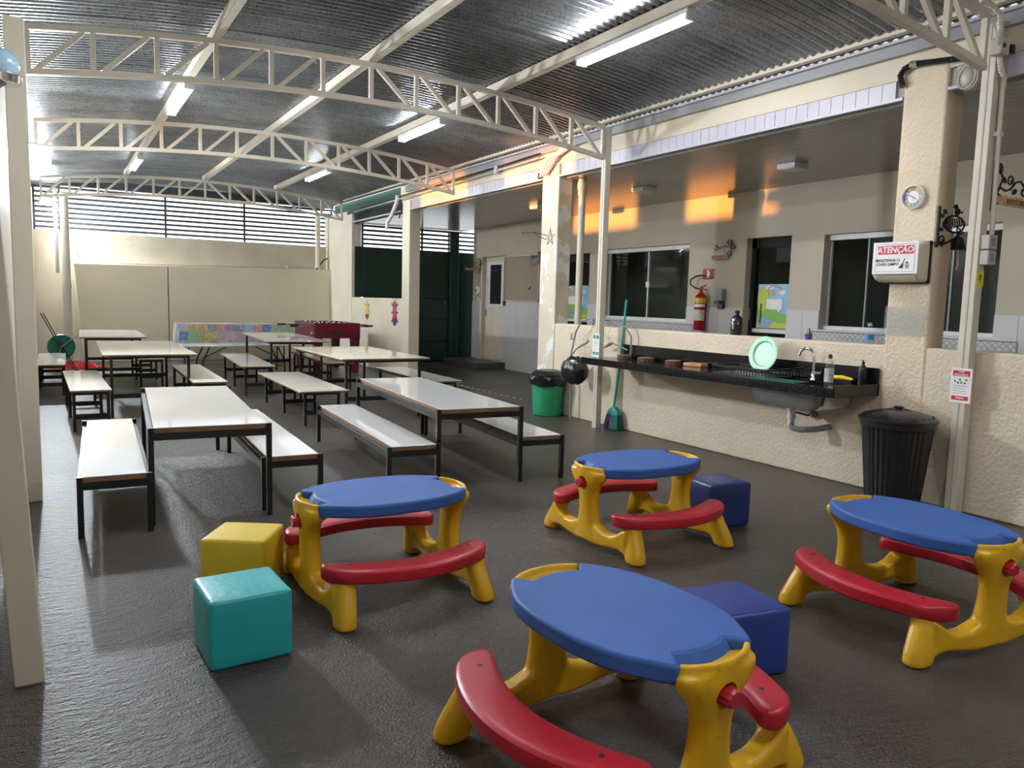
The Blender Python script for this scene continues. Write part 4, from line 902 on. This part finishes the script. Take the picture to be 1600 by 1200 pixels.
# ------------------------------------------------------------------ facade equipment
t = thing('fire_extinguisher', 'red fire extinguisher hanging on the veranda wall', 'extinguisher', (7.41, 7.53, .99))
MB().lathe([(.072, 0), (.078, .01), (.078, .40), (.065, .46), (.03, .49), (.022, .52)], 24).build('cylinder', m_extred, t, smooth=True)
MB().lathe([(.0795, .36), (.0795, .43)], 24).build('yellow_band', mat('ext_yellow', (.75, .48, .03), .4), t, smooth=True)
for z0, z1, m in ((.13, .27, mat('ext_label', (.62, .60, .45), .4, 0, .4, 50)), (.31, .345, m_wsign)): MB().loft([[(.0795*math.cos(a), .0795*math.sin(a), z) for a in [PI*(.80+.7*k/8) for k in range(9)]] + [(.078*math.cos(a), .078*math.sin(a), z) for a in [PI*(1.5-.7*k/8) for k in range(9)]] for z in (z0, z1)]).build('label_plate', m, t)
MB().lathe([(.02, .51), (.02, .55), (.026, .55), (.026, .565)], 12).bar((0, .02, .56), (0, -.09, .60), .02, .012).bar((0, .02, .555), (0, -.08, .535), .02, .01).build('valve', m_extred, t)
MB().tube([(0, .02, .545), (-.01, .10, .56), (-.02, .19, .61), (-.02, .185, .67), (-.01, .10, .715), (0, .0, .725), (0, -.06, .72)], .011, 8).build('hose', m_plast, t, smooth=True)
t = thing('extinguisher_sign', 'square dark red extinguisher sign on the veranda wall', 'sign', (7.498, 7.50, 1.735)); on_left_face(t)
rect(-.10, .10, -.07, .07, 0, .004).build('board', mat('sign_maroon', (.30, .01, .03), .4), t); MB().prism([(-.022, -.05), (.022, -.05), (.022, .015), (.012, .03), (-.012, .03), (-.022, .015)], .004, .006).prism([(-.008, .03), (.008, .03), (.008, .045), (-.03, .055), (-.035, .04)], .004, .006).build('pictogram', m_wsign, t)
t = thing('gel_dispenser', 'dark grey gel dispenser on the veranda wall', 'dispenser', (7.498, 7.22, 1.28))
MB().bb(-.08, 0, -.05, .05, .10, .26).build('cover', m_grey, t, bevel=.012); MB().bb(-.10, 0, -.035, .07, .075, .1).build('lever', m_plast, t, bevel=.006); MB().bb(-.05, 0, -.045, .045, .0, .075).build('reservoir', m_plast, t, bevel=.01)
t = thing('bell_speaker', 'round white bell box on the wall by the beige door', 'bell', (7.5, 13.92, 1.51))
MB().lathe([(.085, 0), (.085, .03), (.06, .05), (.0, .055)], 24, M=Matrix.Rotation(-PI/2, 4, 'Y')).build('case', m_white, t, smooth=True); MB().lathe([(.03, .05), (.03, .058)], 14, M=Matrix.Rotation(-PI/2, 4, 'Y')).build('button', m_grey, t)
t = thing('switch_plate', 'small white switch plate below the bell box', 'switch', (7.497, 13.90, 1.33)); on_left_face(t); rect(-.04, .04, -.04, .04, 0, .008).build('plate', m_white, t); rect(-.015, .015, -.02, .02, .008, .012).build('rocker', m_ivory, t)
t = thing('mesh_board', 'pin board of cream diamond wire mesh beside the beige door', 'board', (7.485, 11.62, 1.31))
for p in ((0, 1.24, 0, .02), (0, 1.24, .83, .85), (0, .02, 0, .85), (1.22, 1.24, 0, .85)): MB().bb(-.02, .0, p[0], p[1], p[2], p[3]).build('frame_bar', m_steel, t)
b = MB(); L_, Z_ = 1.24, .85; yy = -Z_
while yy < L_:
    for a, c in ((yy, yy+Z_), (yy+Z_, yy)):
        a0, c0 = max(0, min(L_, a)), max(0, min(L_, c))
        if abs(c0-a0) > .02: b.bar((-.012, a0, (a0-a)*Z_/(c-a)), (-.012, c0, (c0-a)*Z_/(c-a)), .006, .006)
    yy += .055
tag(b.build('wire_mesh', mat('mesh_tan', (.45, .36, .26), .5), t), kind='stuff')
MB().tube([(-.02, .30, .22), (-.02, .25, .27)], .01, 6).build('hook', m_iron, t); MB().bb(-.03, -.02, 1.16, 1.22, -.08, .01).build('padlock', m_iron, t)
for x, y, lab in ((6.42, 5.34, 'square white ceiling lamp nearest under the veranda'), (6.33, 7.5, 'square white ceiling lamp in the middle of the veranda'), (6.33, 9.88, 'square white ceiling lamp beyond the second column')):
    t = thing('ceiling_lamp', lab, 'lamp', (x, y, 2.745)); MB().bb(-.11, .11, -.11, .11, -.05, 0).build('housing', m_white, t, bevel=.006); MB().bb(-.095, .095, -.095, .095, -.056, -.05).build('diffuser', m_wsign, t)
# ------------------------------------------------------------------ pipes and cables high on the beam
t = thing('downpipe', 'cream downpipe behind the second column', 'pipe', (5.36, 7.45, 0)); MB().tube([(0, 0, 0), (0, 0, 2.62)], .042, 14).build('pipe', m_steel, t, smooth=True); MB().lathe([(.05, 2.56), (.05, 2.62), (.058, 2.63), (.058, 2.68), (.045, 2.74)], 14).build('fitting', m_steel, t, smooth=True)
t = thing('cable_bundle', 'bundle of pale flexible pipes entering a hole above the second column', 'pipes', (5.07, 7.6, 2.8))
for k in range(3): MB().tube([(0, .31-.062*k, .0), (-.005, .27-.062*k, .03), (-.01, .19-.068*k, .10), (-.012, .08-.075*k, .19), (-.01, -.08-.085*k, .235), (-.0, -.24-.09*k, .27)], .019, 8).build('flexible_pipe', m_fascia if k else m_conduit, t, smooth=True)
MB().bb(.036, .052, .27, .42, -.02, .05).build('wall_hole', m_dark, t)
t = thing('black_conduit', 'black corrugated conduit curving over the clock column', 'pipe', (5.075, 0, 0)); flex([(0, 2.80, 2.90), (0, 2.96, 2.935), (0, 3.12, 2.955), (0, 3.28, 2.975), (0, 3.335, 2.96), (0, 3.365, 2.92), (0, 3.34, 2.84)], .021, 'conduit', m_plast, t)
MB().tube([(0, 3.24, 2.97), (0, 3.29, 2.976)], .026, 8).build('clamp', m_chrome, t)
t = thing('bulkhead_lamp', 'ribbed oval bulkhead lamp beside the right post', 'lamp', (5.10, 2.89, 2.80)); MB().ball((0, 0, 0), .062, 16, 10, (1.0, .95, 1.15)).build('diffuser', mat('ribbed_glass', (.55, .52, .45), .2), t, smooth=True)
for k in range(4): MB().tube([(-.066*math.sin(.4+.75*k), .062*math.cos(a), .075*math.sin(a)) for a in [2*PI*i/18 for i in range(19)]], .005, 5).build('rib', m_conduit, t)
for yy, x, z, n_ in ((0, 5.04, 2.985, 0), (0, 5.05, 3.03, 1)):
    t = thing('cable_run', ('upper' if n_ else 'lower')+' dark cable along the concrete beam beyond the second column', 'cable', (x, 7.9, z)); MB().tube([(0, 0, .03), (0, 1.5, .0), (0, 4, -.03), (0, 6.5, -.05)], .012, 6).build('cable', m_plast if n_ else m_conduit, t)
    MB().bb(-.02, .03, 1.0, 1.08, -.025, .03).build('junction_box', m_fascia, t)
t = thing('wire_star', 'thin wire star hanging on the second column', 'ornament', (5.094, 7.69, 2.07)); on_left_face(t)
sp = [(.10*math.cos(PI/2+4*PI*k/5), .10*math.sin(PI/2+4*PI*k/5), .004) for k in range(6)]; MB().tube(sp, .0035, 5).build('star', m_iron, t)
MB().tube([(-.08, .03, .006), (-.3, .075, .05), (-.48, .07, .10), (-.50, .09, .10)], .004, 5).build('hook_arm', m_iron, t); MB().tube([(-.08, -.02, .006), (-.2, .02, .04), (-.3, .075, .05)], .004, 5).build('hook_arm', m_iron, t)
t = thing('awning_strip', 'dark green awning edge beyond the middle truss', 'awning', (5.13, 12.3, 2.76)); MB().bb(0, .03, 0, 3.6, .16, .42).build('fabric', m_awn, t); MB().bb(-.02, .03, 0, 2.4, -.0, .025).build('white_rail', m_fascia, t); MB().bb(.035, .06, 0, 3.6, -.02, .3).build('dark_recess', m_dark, t)
t = thing('bent_drain', 'white bent drain pipe under the green awning', 'pipe', (5.04, 12.3, 2.6)); MB().tube([(0, -.02, .42), (0, .02, .30), (0, .22, .12), (0, .42, .02), (0, .44, -.1)], .035, 10).build('pipe', m_white, t, smooth=True); MB().tube([(.03, -.1, .35), (.03, -.14, .18), (.03, -.02, .05)], .012, 6).build('black_cable', m_plast, t)
t = thing('globe_lamp', 'pale blue globe lamp at the upper left edge', 'lamp', (-.19, 5.20, 2.52)); MB().ball((0, 0, 0), .085, 16, 10).build('globe', mat('globe_blue', (.35, .52, .68), .2), t, smooth=True); MB().lathe([(.09, -.10), (.095, -.06), (.06, -.03)], 16).build('collar', m_chrome, t, smooth=True); MB().tube([(0, 0, -.08), (-.05, 0, -.12)], .03, 8).build('arm', m_grey, t)

# ------------------------------------------------------------------ painted insects on the low far wall, floor tape
def bug(y, z, s, label, cols):
    t = thing('wall_decal', label, 'sticker', (5.105, y, z)); on_left_face(t)
    for k in range(6):
        sd = 1 if k < 3 else -1; zz = (.09-.09*(k % 3))*s
        MB().bar((sd*.05*s, zz, .002), (sd*.13*s, zz+(.05-.05*(k % 3))*s, .002), .025*s, .002, (0, 0, 1)).build('leg', cols[3], t)
    def el(cx, cy, rx, ry, z0): return MB().prism([(cx+rx*math.cos(2*PI*k/14), cy+ry*math.sin(2*PI*k/14)) for k in range(14)], z0, z0+.002)
    el(0, -.10*s, .085*s, .10*s, .001).build('abdomen', cols[0], t); el(0, .02*s, .08*s, .11*s, .003).build('body', cols[1], t); el(0, .07*s, .075*s, .05*s, .005).build('band', cols[2], t); el(0, .125*s, .06*s, .045*s, .006).build('head', cols[4], t)
    for sd in (-1, 1): MB().bar((sd*.03*s, .15*s, .003), (sd*.05*s, .22*s, .003), .012*s, .002, (0, 0, 1)).build('antenna', cols[3], t)
br = mat('decal_red', (.62, .03, .03), .5); bb_ = mat('decal_violet', (.16, .10, .55), .5); bn = mat('decal_navy', (.03, .03, .16), .5); by = mat('decal_yellow', (.70, .62, .05), .5); bo_ = mat('decal_brown', (.30, .04, .03), .5)
bug(13.87, 1.07, .85, 'yellow and brown insect sticker on the low far wall', (bo_, by, by, bo_, by)); bug(12.51, 1.06, 1.15, 'red and violet ladybird sticker on the low far wall', (bn, br, bb_, bn, br))
t = thing('floor_tape', 'black and yellow hazard tape line on the floor by the passage', 'tape', (5.39, 8.65, 0), math.radians(.6)); MB().bb(-.03, .03, 0, 2.1, .0, .0015).build('black_tape', m_ink, t)
for k in range(12): MB().prism([(-.028, .03+.17*k), (.028, .06+.17*k), (.028, .13+.17*k), (-.028, .10+.17*k)], .0015, .0025).build('yellow_stripe', mat('tape_yellow', (.62, .52, .25), .6), t)
struct('trim_threshold', MB().bb(5.42, 5.56, 10.8, 12.2, .0, .006), m_conduit)
